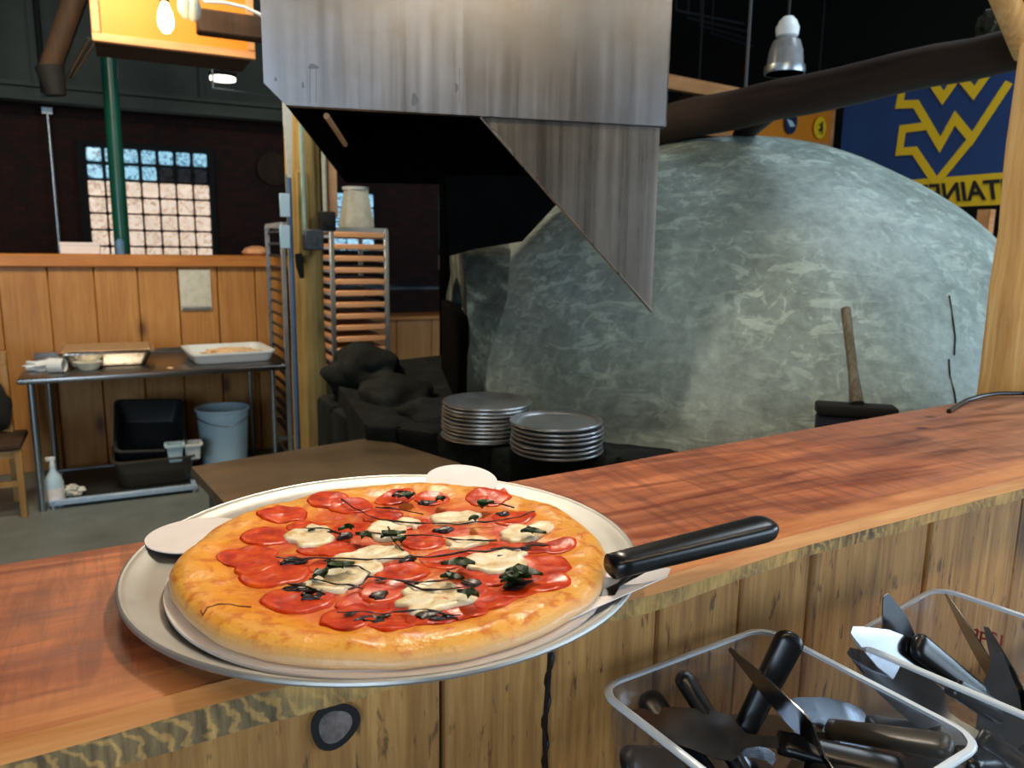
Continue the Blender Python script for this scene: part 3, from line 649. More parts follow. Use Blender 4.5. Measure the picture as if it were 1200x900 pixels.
for r_, z_ in fine:
    ring = []
    for k in range(n):
        a = 2 * pi * k / n; top = z_ > .009
        zz = z_ * (1 + .26 * noise.noise(Vector((r_ * cos(a) * 22, r_ * sin(a) * 22, 2))) + .14 * noise.noise(Vector((r_ * cos(a) * 60, r_ * sin(a) * 60, 7)))) if top else z_
        ring.append(b.bm.verts.new((PZ.x + r_ * pw(a) * cos(a), PZ.y + r_ * pw(a) * sin(a), PZ.z + zz)))
    rings.append(ring)
for q, w_ in zip(rings, rings[1:]):
    for k in range(n): b.bm.faces.new((q[k], q[(k + 1) % n], w_[(k + 1) % n], w_[k]))
bmesh.ops.remove_doubles(b.bm, verts=b.bm.verts, dist=.00001)
link('crust', b, M['crust'], pz, smooth=180)
def zat(p): d = p - PZ; r_ = math.hypot(d.x, d.y); return PZ.z + pz_h(r_, math.atan2(d.y, d.x))
def place(px, py):
    p_ = onZ(px, py, PZ.z + .014); p_.z = zat(p_); return p_
def patch(c, rx, ry, th, ang, seed, conform=True, rim=.0, amp=.15, n=26):
    b = B(); rings = []
    prf = [(0, .6), (.35, .62), (.7, .75 if rim else .85), (.88, 1.0), (1.0, .7), (1.03, .1), (.98, -.3)]
    for (f_, h_) in prf:
        ring = []
        for k in range(n):
            a = 2 * pi * k / n; w_ = 1 + amp * noise.noise(Vector((cos(a) * 1.6 + seed, sin(a) * 1.6, seed * .7)))
            x, y = rx * f_ * w_ * cos(a), ry * f_ * w_ * sin(a); X, Y = x * cos(ang) - y * sin(ang), x * sin(ang) + y * cos(ang)
            p_ = Vector((c.x + X, c.y + Y, 0)); p_.z = zat(p_) + th * h_ + .0012 * noise.noise(Vector((p_.x * 90, p_.y * 90, seed)))
            nv_ = b.bm.verts.new(p_); b.tones[nv_] = f_ * .8; ring.append(nv_)
        rings.append(ring)
    for q, w_ in zip(rings, rings[1:]):
        for k in range(n): b.bm.faces.new((q[k], q[(k + 1) % n], w_[(k + 1) % n], w_[k]))
    return b
TOM = [(333, 603, 29), (312, 628, 26), (291, 650, 28), (322, 670, 30), (300, 662, 22), (385, 588, 24), (412, 592, 26), (462, 583, 27), (505, 584, 22), (448, 602, 24), (572, 584, 28), (602, 606, 26), (497, 632, 25), (522, 652, 26), (470, 668, 27), (450, 688, 26), (566, 672, 27), (580, 702, 24), (635, 664, 30), (655, 640, 20), (545, 712, 22), (487, 708, 26), (463, 727, 24), (350, 700, 32), (410, 722, 26), (433, 706, 28), (397, 642, 26), (415, 618, 26), (390, 660, 24), (375, 640, 24), (480, 612, 22), (560, 640, 24), (610, 690, 24), (640, 685, 22), (360, 615, 22), (505, 724, 22), (545, 692, 24), (620, 640, 22), (430, 645, 22), (590, 655, 24)]
for i, (x, y, r_) in enumerate(TOM):
    c0 = place(x, y); rr = r_ * .76 / F * 1.12
    link('tomato_slice', patch(c0, rr, rr * random.uniform(.75, .95), .0014 + .0010 * random.random(), random.uniform(-.5, .5), i * 1.3, rim=1, amp=.18), M['tomato'], pz, smooth=60)
MOZ = [(364, 628, 24, 17), (452, 620, 24, 12), (437, 650, 38, 11), (397, 678, 34, 14), (428, 666, 20, 9), (533, 607, 37, 11), (614, 624, 37, 13), (545, 634, 26, 8), (583, 656, 36, 12), (510, 703, 38, 14), (497, 688, 22, 7), (480, 612, 14, 9)]
for i, (x, y, a_, b_) in enumerate(MOZ):
    c0 = place(x, y); k = .76 / F
    link('mozzarella_slice', patch(c0, a_ * k, b_ * k * 2.1, .0044, random.uniform(-.25, .1) - .0, 40 + i * 2.1, amp=.5), M['mozz'], pz, smooth=70)
BAS = [(478, 590, 12), (408, 628, 7), (428, 636, 9), (458, 633, 12), (395, 673, 12), (377, 684, 9), (517, 593, 8), (567, 598, 11), (622, 632, 11), (541, 670, 13), (610, 680, 14), (600, 686, 12), (527, 687, 9), (551, 707, 9), (470, 640, 8), (556, 618, 7), (598, 690, 9)]
for i, (x, y, r_) in enumerate(BAS):
    c0 = place(x, y); rr = r_ * 1.25 * .76 / F; b = B(); a0_ = random.uniform(0, 6)
    for q in range(2):
        L_ = rr * (1.15 - .3 * q); a_ = a0_ + q * 1.9; vs = []
        for u in range(9):
            uu = u / 8; w_ = sin(pi * uu ** .85) * L_ * .6
            for s_ in (-1, 0, 1):
                p_ = Vector((c0.x + cos(a_) * (uu - .4) * 2 * L_ - sin(a_) * s_ * w_, c0.y + sin(a_) * (uu - .4) * 2 * L_ + cos(a_) * s_ * w_, c0.z + .0095 + .0012 * q + abs(s_) * .0028 + .0006 * sin(uu * 5)))
                vs.append(b.bm.verts.new(p_))
        for u in range(8):
            for s_ in range(2): b.bm.faces.new((vs[u * 3 + s_], vs[u * 3 + s_ + 1], vs[u * 3 + s_ + 4], vs[u * 3 + s_ + 3]))
    bmesh.ops.solidify(b.bm, geom=b.bm.faces[:], thickness=.0007)
    link('basil_leaf', b, M['basil'], pz, smooth=60)
DRZ = [[(400, 590), (445, 612), (537, 618), (600, 611), (632, 606)], [(355, 622), (385, 624), (403, 630)], [(425, 626), (470, 628), (545, 634), (590, 636)], [(323, 656), (370, 657), (463, 658), (540, 650), (600, 645), (650, 641)], [(337, 690), (360, 694), (385, 702)], [(363, 682), (395, 690), (432, 694)], [(430, 680), (480, 684), (530, 683), (565, 690)], [(474, 685), (505, 695), (560, 690)], [(395, 722), (440, 722), (500, 721), (548, 724)], [(455, 620), (462, 636), (475, 650)], [(395, 665), (420, 666), (434, 675), (425, 690), (405, 697)], [(560, 590), (590, 594), (605, 597)], [(440, 597), (475, 600), (500, 606)], [(575, 645), (610, 646), (650, 641)]]
for i, P_ in enumerate(DRZ):
    pts = []
    for (x0, y0), (x1, y1) in zip(P_, P_[1:]):
        for s_ in range(6):
            c0 = place(x0 + (x1 - x0) * s_ / 6, y0 + (y1 - y0) * s_ / 6); c0.z += .0052 + .0012 * noise.noise(c0 * 60); pts.append(c0)
    b = B(); b.tube(pts, [.0004 + .0014 * abs(noise.noise(p_ * 70)) for p_ in pts], 6)
    if i in (3, 4, 6, 8, 1, 13):
        for q in range(2): c0 = pts[(q * 5 + 2) % len(pts)]; b.ball(c0 - Vector((0, 0, .0016)), (.0036 + .003 * random.random(), .0024, .0009), 2)
    link('balsamic_drizzle', b, M['balsamic'], pz, smooth=80)
for x, y, q in ((605, 684, (.013, .008, .003)), (350, 690, (.014, .008, .002)), (500, 724, (.009, .006, .002))): b = B(); b.ball(place(x, y) + Vector((0, 0, .0022)), q, 3, .5, 2, x); link('balsamic_drizzle', b, M['balsamic'], pz)

for i, (x, y, a_, b_) in enumerate([(345, 656, 14, 3), (366, 698, 12, 4), (604, 646, 20, 4), (432, 726, 12, 2.5), (520, 726, 14, 3), (500, 588, 11, 3), (468, 579, 9, 3), (553, 684, 12, 3), (442, 697, 10, 3), (404, 628, 10, 3), (350, 689, 16, 5), (605, 668, 9, 2.5), (520, 621, 12, 2.5), (478, 655, 10, 2.5), (590, 602, 12, 2.5)]):
    k = .76 / F; c0 = place(x, y); c0.z += .003; q = patch(c0, a_ * k, b_ * k * 2.2, .0036, random.uniform(-.2, .2), 90 + i * 1.7, amp=.7, n=18); link('balsamic_pool', q, M['balsamic'], pz, smooth=70)
b = B(); pts = []
CK = [(236, 724), (243, 716), (255, 712), (272, 711), (300, 714)]
for (x0, y0), (x1, y1) in zip(CK, CK[1:]):
    for s_ in range(5): c0 = place(x0 + (x1 - x0) * s_ / 5, y0 + (y1 - y0) * s_ / 5); c0.z += .0003; pts.append(c0)
b.tube(pts, .0006, 6); link('crust_crease', b, plain('browned_crease', '7a4010', .6), pz)
# ------------------------------------------------------------------ pie servers
def make_server(name, label, handle='black', hl=.13, hw=.0125, bl=.145, bw=.032, group=None):
    root = thing(name, label, 'pie server', group=group)
    # x axis: butt of handle at 0, blade tip at hl+neck+bl, z = flat normal
    b = B(); rings = []; n = 16
    for u in range(21):
        uu = (u / 20) ** 2 if u < 12 else .36 + .64 * (u - 12) / 8 + 0; x = uu * hl
        e = min(1, (1 - (1 - min(1, uu / .10)) ** 2)) ** .5
        w_ = hw * (1.08 - .28 * uu) * e + .0005; t_ = .0085 * (1 - .12 * uu) * e + .0005
        if uu > .93: w_ *= .97
        rings.append([b.bm.verts.new((x, w_ * math.copysign(abs(cos(2 * pi * k / n)) ** .7, cos(2 * pi * k / n)), t_ * math.copysign(abs(sin(2 * pi * k / n)) ** .7, sin(2 * pi * k / n)))) for k in range(n)])
    for q, w_ in zip(rings, rings[1:]):
        for k in range(n): b.bm.faces.new((q[k], q[(k + 1) % n], w_[(k + 1) % n], w_[k]))
    b.bm.faces.new(rings[0][::-1]); b.bm.faces.new(rings[-1]); link('handle', b, M[handle], root, local=True, smooth=180)
    b = B(); out_ = [(hl - .004, .007), (hl + .018, .006), (hl + .03, .008), (hl + .045, bw * .95), (hl + .06, bw), (hl + .1, bw * .8), (hl + bl - .01, bw * .3), (hl + bl, .004)]
    pts = out_ + [(x, -y) for x, y in out_[::-1]]
    def zz(x): t_ = max(0, min(1, (x - hl - .0) / .04)); return -.012 * t_ * t_ * (3 - 2 * t_)
    top = [b.bm.verts.new((x, y, zz(x) + .0007)) for x, y in pts]; bot = [b.bm.verts.new((x, y, zz(x) - .0007)) for x, y in pts]; L = len(pts)
    for k in range(len(out_) - 1):
        b.bm.faces.new((top[k], top[k + 1], top[L - 2 - k], top[L - 1 - k])); b.bm.faces.new((bot[k], bot[L - 1 - k], bot[L - 2 - k], bot[k + 1]))
    for k in range(L): b.bm.faces.new((top[k], bot[k], bot[(k + 1) % L], top[(k + 1) % L]))
    link('blade', b, M['blade'], root, local=True); return root
def frame(p, q, normal):
    x = (q - p).normalized(); z = (normal - x * normal.dot(x)).normalized(); y = z.cross(x)
    m_ = Matrix((x, y, z)).transposed().to_4x4(); m_.translation = p; return m_
sv0 = make_server('pie_server', 'black-handled pie server slid under the right side of the pizza', hl=.185, hw=.0145, bl=.13, bw=.03)
pe = onZ(908, 616, ZB + .052); ps = onZ(716, 664, ZB + .046); dd = (pe - ps).length
sv0.matrix_basis = frame(pe, ps, Vector((.1, -.2, 1)))
for ch in kids(sv0):
    if ch.name.startswith('handle'): ch.data.transform(Matrix.Diagonal((dd / .185, 1.0, 1.25, 1)))
    else: bpy.data.objects.remove(ch)
b = B(); m_ = chain(sv0); d0 = Vector((1, 0, 0))
b.prism([(dd - .045, -.006, -.008), (dd - .008, -.007, -.0185), (dd + .03, -.035, -.0225), (dd + .12, -.028, -.0270), (dd + .15, 0, -.0285), (dd + .12, .028, -.0270), (dd + .03, .035, -.0225), (dd - .008, .007, -.0185), (dd - .045, .006, -.008)], (0, 0, -.001))
link('blade', b, M['blade'], sv0, local=True)
# ------------------------------------------------------------------ clear bins with servers
def make_bin(c, ang, s, h, ztop, label):
    z0 = ztop - h
    t_ = thing('clear_bin', label, 'storage bin', (c[0], c[1], z0), ang)
    def loop(hw_, r_, z, n=6):
        pts = []
        for sx1, sy1, a0_ in ((1, 1, 0), (-1, 1, pi / 2), (-1, -1, pi), (1, -1, 3 * pi / 2)):
            for k in range(n + 1):
                a = a0_ + pi / 2 * k / n; pts.append((sx1 * (hw_ - r_) + r_ * cos(a), sy1 * (hw_ - r_) + r_ * sin(a), z))
        return pts
    b = B(); H = s / 2; th = .0028
    loops = [loop(H - .030, .02, 0), loop(H - .022, .025, .004), loop(H - .006, .028, h - .006), loop(H - .006 - th, .026, h - .006), loop(H - .022 - th, .023, .004 + th), loop(H - .03 - th, .018, th)]
    V = [[b.bm.verts.new(q) for q in lp] for lp in loops]; n = len(V[0])
    for q, w_ in zip(V, V[1:]):
        for k in range(n): b.bm.faces.new((q[k], q[(k + 1) % n], w_[(k + 1) % n], w_[k]))
    b.bm.faces.new(V[0][::-1]); b.bm.faces.new(V[-1]); V0 = None
    link('bin_body', b, M['clear'], t_, local=True, smooth=50)
    b = B(); lps = [loop(H - .0065, .028, h - .005), loop(H - .002, .03, h - .005), loop(H - .001, .031, h - .002), loop(H - .003, .03, h + .0005), loop(H - .0085, .026, h)]
    V = [[b.bm.verts.new(q) for q in lp] for lp in lps]
    V.append(V[0])
    for q, w_ in zip(V, V[1:]):
        for k in range(n): b.bm.faces.new((q[k], q[(k + 1) % n], w_[(k + 1) % n], w_[k]))
    link('rolled_rim', b, M['rim'], t_, local=True, smooth=60); return t_
ZR = 1.15; BH = .205
A1, B1, C1_ = onZ(700, 806, ZR), onZ(892, 740, ZR), onZ(1165, 875, ZR)
A2, B2 = onZ(990, 747, ZR), onZ(1092, 686, ZR)
s1 = .268; a1 = R(5.5); u1 = Vector((cos(a1), sin(a1), 0)); v1 = Vector((-sin(a1), cos(a1), 0))
cb1 = Vector((A1.x, A1.y, 0)) + u1 * (s1 / 2 - .004) - v1 * (s1 / 2 - .006)
s2 = .25; a2 = R(11); u2 = Vector((cos(a2), sin(a2), 0)); v2 = Vector((-sin(a2), cos(a2), 0))
cb2 = Vector((A2.x, A2.y, 0)) + u2 * (s2 / 2 - .004) - v2 * (s2 / 2 - .004)
bin1 = make_bin(cb1, a1, s1, BH, ZR, 'clear plastic bin full of black-handled servers, nearest and left of the two')
bin2 = make_bin(cb2, a2, s2, BH, ZR, 'clear plastic bin with red capacity mark, right of the nearer bin')
# capacity mark on the far right wall, printed on the outside so it reads mirrored from here
mw = Matrix(((0, 0, 1, s2 / 2 - .0085), (-1, 0, 0, .035), (0, 1, 0, BH - .03), (0, 0, 0, 1)))
mk = text_mesh('12qt.', .021, 'capacity_mark', M['red_ink'], bin2, Matrix.Translation((s2 / 2 - .0055, .052, BH - .045)) @ Matrix(((0, 0, 1, 0), (1, 0, 0, 0), (0, 1, 0, 0), (0, 0, 0, 1))), .0003)
# shelf under the bins
b = B(); b.box(.28, 1.45, .28, .632, ZR - BH - .03, ZR - BH, .004)
for x in (.4, 1.3): b.box(x, x + .04, .40, .632, ZR - BH - .2, ZR - BH - .03, .004)
tag(link('wooden_shelf', b, M['plank_near'], loc=(.86, .63, ZR - BH - .2)), 'wooden shelf on the plank front carrying the clear bins', 'shelf')
G1 = 'servers in the left bin'; G2 = 'servers in the right bin'
sb = make_server('pie_server', 'x', hl=.125, hw=.0150, bl=.15, bw=.028); st = make_server('pie_server', 'x', 'taupe', hl=.125, hw=.0150, bl=.15, bw=.028); 
used = {'black': False, 'taupe': False}
def srv(c, u, v, s, P0, P1, roll, kind, label, group, flip=False):
    """butt at P0, tip towards P1; both (x fraction, y fraction, height) inside the bin"""
    f = lambda P: onZ(*P[1:]) if P[0] in ('butt', 'tip', 'to') else c + u * (P[0] * s) + v * (P[1] * s) + Vector((0, 0, ZR - BH + P[2]))
    p, q = f(P0), f(P1)
    if P0[0] == 'tip': t0_ = p; dq = (q - p).normalized(); p = t0_ + dq * .275; q = t0_
    elif P0[0] == 'butt': q = p + (q - p).normalized() * .275
    if isinstance(roll, tuple) and roll[0] == 'edge': vw = (p - CAM).normalized(); roll = tuple((q - p).normalized().cross(vw) - vw * roll[1])
    if isinstance(roll, tuple) and roll[0] == 'mirror': roll = tuple((Vector(roll[1]) - p).normalized() + (CAM - p).normalized())
    nrm = Vector(roll) if hasattr(roll, '__len__') else Matrix.Rotation(roll, 3, (q - p).normalized()) @ Vector((.05, -.15, 1))
    mid_ = (p + q) / 2; dd_ = (q - p).normalized(); p = mid_ - dd_ * .1375; q = mid_ + dd_ * .1375
    m_ = frame(p, q, nrm)
    src = sb if kind == 'black' else st
    if not used[kind]:
        used[kind] = True; src.matrix_basis = m_; src['label'] = label; src['group'] = group; return src
    return dup(src, label, mat=m_, group=group)
b1 = (cb1, u1, v1, s1)
# (butt xyz, tip xyz, roll, kind, label)
L1 = [(('tip', 742, 828, 1.125), ('to', 905, 868, 1.105), (.0, -.45, .9), 'black', 'server whose dark blade points at the left wall of the left bin'),
      (('tip', 845, 768, 1.17), ('to', 955, 885, 1.11), ('edge', .35), 'black', 'server with a dark blade edge-on, leaning steeply in the middle of the left bin'),
      (('butt', 930, 741, 1.19), ('to', 893, 815, 1.12), (-.3, -.8, .4), 'black', 'server whose handle pokes highest over the back corner of the left bin'),
      (('butt', 1118, 876, 1.11), ('to', 960, 852, 1.075), (0, -.3, 1), 'taupe', 'server with its brown-black blade end at the right wall of the left bin'),
      ((.44, -.40, .135), (-.30, -.30, .13), (.1, -.3, .9), 'taupe', 'brown-black server handle nearest the right front of the left bin'),
      ((-.36, .34, .13), (.40, .34, .06), (0, -.7, .6), 'black', 'black server low along the back wall of the left bin'),
      ((-.42, -.24, .12), (.40, -.34, .07), (0, -.2, 1), 'black', 'black server lying low along the front of the left bin'),
      ((-.24, -.42, .14), (.34, .06, .11), (0, -.3, 1), 'black', 'black server aslant over the front of the left bin'),
      (('tip', 937, 819, 1.11), ('to', 1010, 850, 1.07), (-.6, -.25, .8), 'black', 'server with its bright blade tip raised near the back of the left bin'),
      ((.28, -.42, .16), (-.14, .38, .12), (.3, -.3, .8), 'black', 'black server pointing its blade to the back wall of the left bin'),
      ((-.36, .15, .06), (.40, .05, .04), (0, -.2, 1), 'black', 'black server near the bottom of the left bin'),
      ((-.05, .42, .18), (.0, -.30, .03), (.5, -.6, .5), 'black', 'black server standing behind the steep one in the left bin'),
      ((-.22, .42, .165), (-.1, -.30, .04), (.2, -.9, .3), 'black', 'small-looking black handle against the back wall of the left bin'),
      ((.40, .10, .11), (-.36, -.1, .09), (0, .2, 1), 'taupe', 'brown-black server across the middle of the left bin'),
      ((.36, .02, .03), (-.36, -.2, .03), (0, -.1, 1), 'black', 'server flat on the floor of the left bin under the others')]
for (P0, P1, ro, k, lb_) in L1: srv(*b1, P0, P1, ro, k, lb_, G1)
b2 = (cb2, u2, v2, s2)
L2 = [(('tip', 1007, 740, 1.175), ('to', 1110, 800, 1.10), ('mirror', (2.9, -3.9, 1.4)), 'black', 'server whose narrow blue-grey blade leans on the back left corner of right bin'),
      (('tip', 998, 760, 1.14), ('to', 1105, 835, 1.09), ('mirror', (2.9, -3.9, 1.4)), 'black', 'server with the widest blue reflecting blade in the right bin'),
      (('tip', 1048, 702, 1.20), ('to', 1066, 768, 1.12), ('mirror', (2.9, -3.9, 1.4)), 'black', 'server with a pale upright blade over the back of the right bin'),
      (('butt', 1070, 752, 1.15), ('to', 1135, 803, 1.09), (-.4, -.6, .7), 'black', 'black handle resting beside the upright pale blade in the right bin'),
      (('tip', 1098, 700, 1.165), ('to', 1160, 808, 1.07), ('edge', .25), 'black', 'thin dark blade leaning on the back wall of the right bin'),
      (('tip', 1145, 738, 1.14), ('to', 1176, 812, 1.07), ('edge', .5), 'black', 'dark blade next to the right wall of the right bin'),
      ((-.40, -.1, .12), (.38, -.2, .05), .1, 'black', 'black server low along the left side of the right bin'),
      (('tip', 1176, 768, 1.13), ('to', 1178, 830, 1.07), (-.5, -.8, .2), 'black', 'server with a small upright blade beneath the red capacity mark'),
      ((-.3, -.42, .10), (.4, .1, .05), (0, -.2, 1), 'taupe', 'brown-black server lying at the front of the right bin'),
      ((-.38, .30, .10), (.36, .2, .03), (0, -.4, 1), 'black', 'black handle low in the back left corner of the right bin'),
      ((.38, -.1, .04), (-.36, .1, .03), (0, -.1, 1), 'black', 'server flat on the floor of the right bin')]
for (P0, P1, ro, k, lb_) in L2: srv(*b2, P0, P1, ro, k, lb_, G2)

# ------------------------------------------------------------------ oven
OC = Vector((2.6, 2.86, .571)); OR = 1.54; ZL = .98
ov = thing('pizza_oven', 'huge plastered dome pizza oven on a dark stone base', 'oven', (OC.x, OC.y, 0))
b = B(); vs = bmesh.ops.create_icosphere(b.bm, subdivisions=6, radius=1)['verts']
for v_ in vs:
    k = OR * (1 + .010 * noise.noise(v_.co * 2.2) + .004 * noise.noise(v_.co * 9))
    v_.co = OC + v_.co * k
    nv = Vector((-.952, .306, 0)); dd_ = (v_.co - Vector((1.15, 2.63, 0))).dot(nv) + .05
    if dd_ > 0: v_.co -= nv * dd_
    v_.co.x = max(v_.co.x, 1.2 + .01 * noise.noise(v_.co * 4))
bmesh.ops.delete(b.bm, geom=[v_ for v_ in b.bm.verts if v_.co.z < .7], context='VERTS')
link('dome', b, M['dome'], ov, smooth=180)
# crack lines
b = B()
def oncap(px, py):
    d = ray(px, py).normalized(); oc = CAM - OC; bb = d.dot(oc); t_ = -bb - math.sqrt(bb * bb - (oc.dot(oc) - (OR * 1.000) ** 2)); p_ = CAM + d * t_
    n_ = (p_ - OC).normalized(); k = OR * (1 + .010 * noise.noise(n_ * 2.2) + .004 * noise.noise(n_ * 9)); return OC + n_ * (k + .001)
for P_ in ([(1112, 347), (1116, 375), (1119, 395), (1118, 416)], [(1112, 421), (1113, 440), (1118, 460), (1120, 476)]):
    b.tube([oncap(*q) for q in P_], .0028, 6)
link('plaster_crack', b, M['stone'], ov)
# arched mouth on the left
NX0, NX1, nr, nz = 1.15, 2.1, .58, 1.14; ny = 2.63 + nr
NROT = Matrix.Translation((1.15, 2.63, 0)) @ Matrix.Rotation(R(-17.8), 4, 'Z') @ Matrix.Translation((-1.15, -2.63, 0))
b = B(); n = 28; prof_o, prof_i = [], []
def arch(r_, zb):
    pts = [(ny - r_, zb)] + [(ny - r_ * cos(pi * k / n), nz + r_ * .85 * sin(pi * k / n)) for k in range(n + 1)] + [(ny + r_, zb)]; return pts
po, pi_ = arch(nr, ZL - .1), arch(nr * .66, ZL - .1)
def nzv(p_): return Vector((0, 0, 0)) + p_ * (1 + 0) + Vector((noise.noise(p_ * 6), noise.noise(p_ * 6 + Vector((3, 0, 0))), noise.noise(p_ * 6 + Vector((0, 7, 0))))) * .02
cols = []
for X in (NX0, NX0 + .12, NX0 + .25, NX0 + .4, NX0 + .55, NX1): cols.append([b.bm.verts.new(nzv(Vector((X, y, z)))) for y, z in po])
inn = [b.bm.verts.new((NX0, y, z)) for y, z in pi_]; inn2 = [b.bm.verts.new((NX0 + .5, y, z)) for y, z in pi_]
for q, w_ in zip(cols, cols[1:]):
    for k in range(len(q) - 1): b.bm.faces.new((q[k], q[k + 1], w_[k + 1], w_[k]))
for q, w_ in ((inn, cols[0]), (inn2, inn)):
    for k in range(len(q) - 1): b.bm.faces.new((q[k], q[k + 1], w_[k + 1], w_[k]))
b.bm.faces.new(inn2)
b.bm.transform(NROT)
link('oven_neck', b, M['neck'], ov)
b = B(); b.box(NX0 - .04, NX0 + .02, ny - nr * .9, ny + nr * .8, ZL, nz + .2, .01); b.bm.transform(NROT); link('iron_door', b, M['soot'], ov)
# base
b = B(); P_ = []
frp = [onZ(x, y, ZL) for x, y in ((428, 498), (470, 500), (515, 508), (575, 524), (655, 534), (725, 536), (800, 534))]
P_ = [(p_.x, p_.y) for p_ in frp]
for k in range(40):
    a = R(232) + R(250) * k / 39; rb_ = 1.66 if a < R(249) else 1.565; P_.append((OC.x + rb_ * cos(a), OC.y + rb_ * sin(a)))
P_ += [(.9, 3.9)]
b.prism([(x, y, 0) for x, y in P_], (0, 0, ZL)); link('stone_base', b, M['stone'], ov)
# capping stones along the front edge
for i, (p0, p1) in enumerate(zip(frp, frp[1:])):
    d_ = p1 - p0; L_ = d_.length; u_ = d_.normalized(); a_ = math.atan2(u_.y, u_.x)
    b = B(); mm = Matrix.Translation((p0.x, p0.y, ZL)) @ Matrix.Rotation(a_, 4, 'Z')
    b.box(.004, L_ - .004, -.02, .16, -.15, .004, .014, mat=mm, seg=2)
    bmesh.ops.subdivide_edges(b.bm, edges=b.bm.edges[:], cuts=3, use_grid_fill=True)
    for v_ in b.bm.verts: v_.co += Vector((noise.noise(v_.co * 9), noise.noise(v_.co * 9 + Vector((4, 0, 0))), noise.noise(v_.co * 9 + Vector((0, 4, 0))) * .3)) * .012
    link('stone_block', b, M['stone'], ov, smooth=30)
# rough boulders left of the mouth
for i, (x, y, z, rx, ry, rz) in enumerate([(.98, 3.05, .96, .17, .24, .10), (1.02, 2.62, .97, .13, .18, .07), (.98, 3.45, 1.02, .18, .22, .12), (.90, 2.9, .84, .13, .2, .12), (1.25, 2.42, .98, .1, .12, .03)]):
    b = B(); b.ball((x, y, z), (rx, ry, rz), 4, .35, 1.6, i * 3.1); link('stone_block', b, M['stone'], ov, smooth=30)
for q in range(4):
    b = B(); b.box(.78 - .0, .9, 2.45 + q * .3, 2.73 + q * .3, .05, .9, .03, seg=2)
    for v_ in b.bm.verts: v_.co += Vector((noise.noise(v_.co * 4), noise.noise(v_.co * 4 + Vector((4, 0, 0))), 0)) * .03
    link('stone_block', b, M['stone'], ov, smooth=30)
# ------------------------------------------------------------------ pans stacked on the ledge
def make_pan(name, r_, label, group):
    t_ = thing(name, label, 'pan', group=group)
    b = B(); b.lathe([(0, .0015), (r_ * .86, .0015), (r_ * .93, .010), (r_ * .975, .0115), (r_ * .993, .0108), (r_, .0085), (r_ * .997, .006), (r_ * .985, .0045), (r_ * .94, .0045), (r_ * .88, 0), (0, 0)], (0, 0, 0), 56); link('pan_body', b, M['alu_dull'], t_, local=True); return t_
for (cx, cy, z0, r_, n_, pitch, nm) in ((1.039, 2.237, ZL + .006, .147, 10, .0123, 'left'), (1.150, 1.965, ZL + .012, .142, 7, .0145, 'right')):
    pr = None
    for k in range(n_):
        lb_ = 'round aluminium pan, topmost of the %s stack on the oven ledge' % nm if k == n_ - 1 else ('round aluminium pan, lowest of the %s stack on the oven ledge' % nm if k == 0 else 'round aluminium pan inside the %s stack on the oven ledge' % nm)
        g = 'pans in the %s stack on the oven ledge' % nm
        loc = (cx + random.uniform(-.004, .004), cy + random.uniform(-.004, .004), z0 + k * pitch)
        if pr is None: pr = make_pan('round_pan', r_, lb_, g); pr.location = loc; o = pr
        else: o = dup(pr, lb_, loc)
        o.rotation_euler = (random.uniform(-.012, .012), random.uniform(-.012, .012), random.random() * 6)
# oven brush
q0, q1 = onD(957, 486, 2.03), onD(1049, 482, 1.98)
t_ = thing('oven_brush', 'oven brush with dark navy head and worn wooden handle leaning on the dome', 'brush', ((q0.x + q1.x) / 2, (q0.y + q1.y) / 2, ZL))
u_ = (q1 - q0); u_.z = 0; L_ = u_.length; u_.normalize(); mm = Matrix.Translation((q0.x, q0.y, 0)) @ Matrix.Rotation(math.atan2(u_.y, u_.x), 4, 'Z')
zt_ = (onD(1010, 474, 2.0)).z
b = B(); b.box(0, L_, -.03, .03, ZL + .004, zt_ - .03, .008, mat=mm, seg=2); link('bristles', b, M['navy'], t_)
b = B(); b.box(-.003, L_ + .003, -.034, .034, zt_ - .03, zt_, .006, mat=mm, seg=2); link('brush_block', b, M['blackmat'], t_)
b = B(); h0, h1 = onD(1004, 473, 2.0), onD(991, 362, 2.12); b.tube([h0, h0.lerp(h1, .3), h0.lerp(h1, .7), h1], [.019, .013, .013, .0135], 10); 
link('handle', b, wood('worn_handle', '2c2a20', '5a5240', '8a8268', 'Z', 30, 0, .7, tone=False), t_)

# ------------------------------------------------------------------ extractor hood
HL = onY(335, 123, 2.0); 
hz = HL.z
HR = onZ(781, 148, hz)                    # right end comes nearer: same bottom height
ux = (HR - HL).normalized(); uy = Vector((-ux.y, ux.x, 0))
hood = thing('extractor_hood', 'large brushed steel extractor hood hanging over the oven mouth', 'extractor hood', ((HL.x + HR.x) / 2, (HL.y + HR.y) / 2 + .5, hz))
def hoodpt(px, py):          # a point of the near face
    r_ = ray(px, py); n_ = uy; t_ = (HL - CAM).dot(n_) / r_.dot(n_); return CAM + r_ * t_
top = 3.1
cL = hoodpt(309, 97); rT = hoodpt(785, 0)
b = B()
f_ = [HL, HR, Vector((HR.x, HR.y, top)), Vector((cL.x, cL.y, top)), cL]
b.prism(f_, uy * .004); b.prism([HL + uy * .004, HR + uy * .004, HR + uy * .03, HL + uy * .03], (0, 0, .004)); link('front_panel', b, M['hood'], hood)
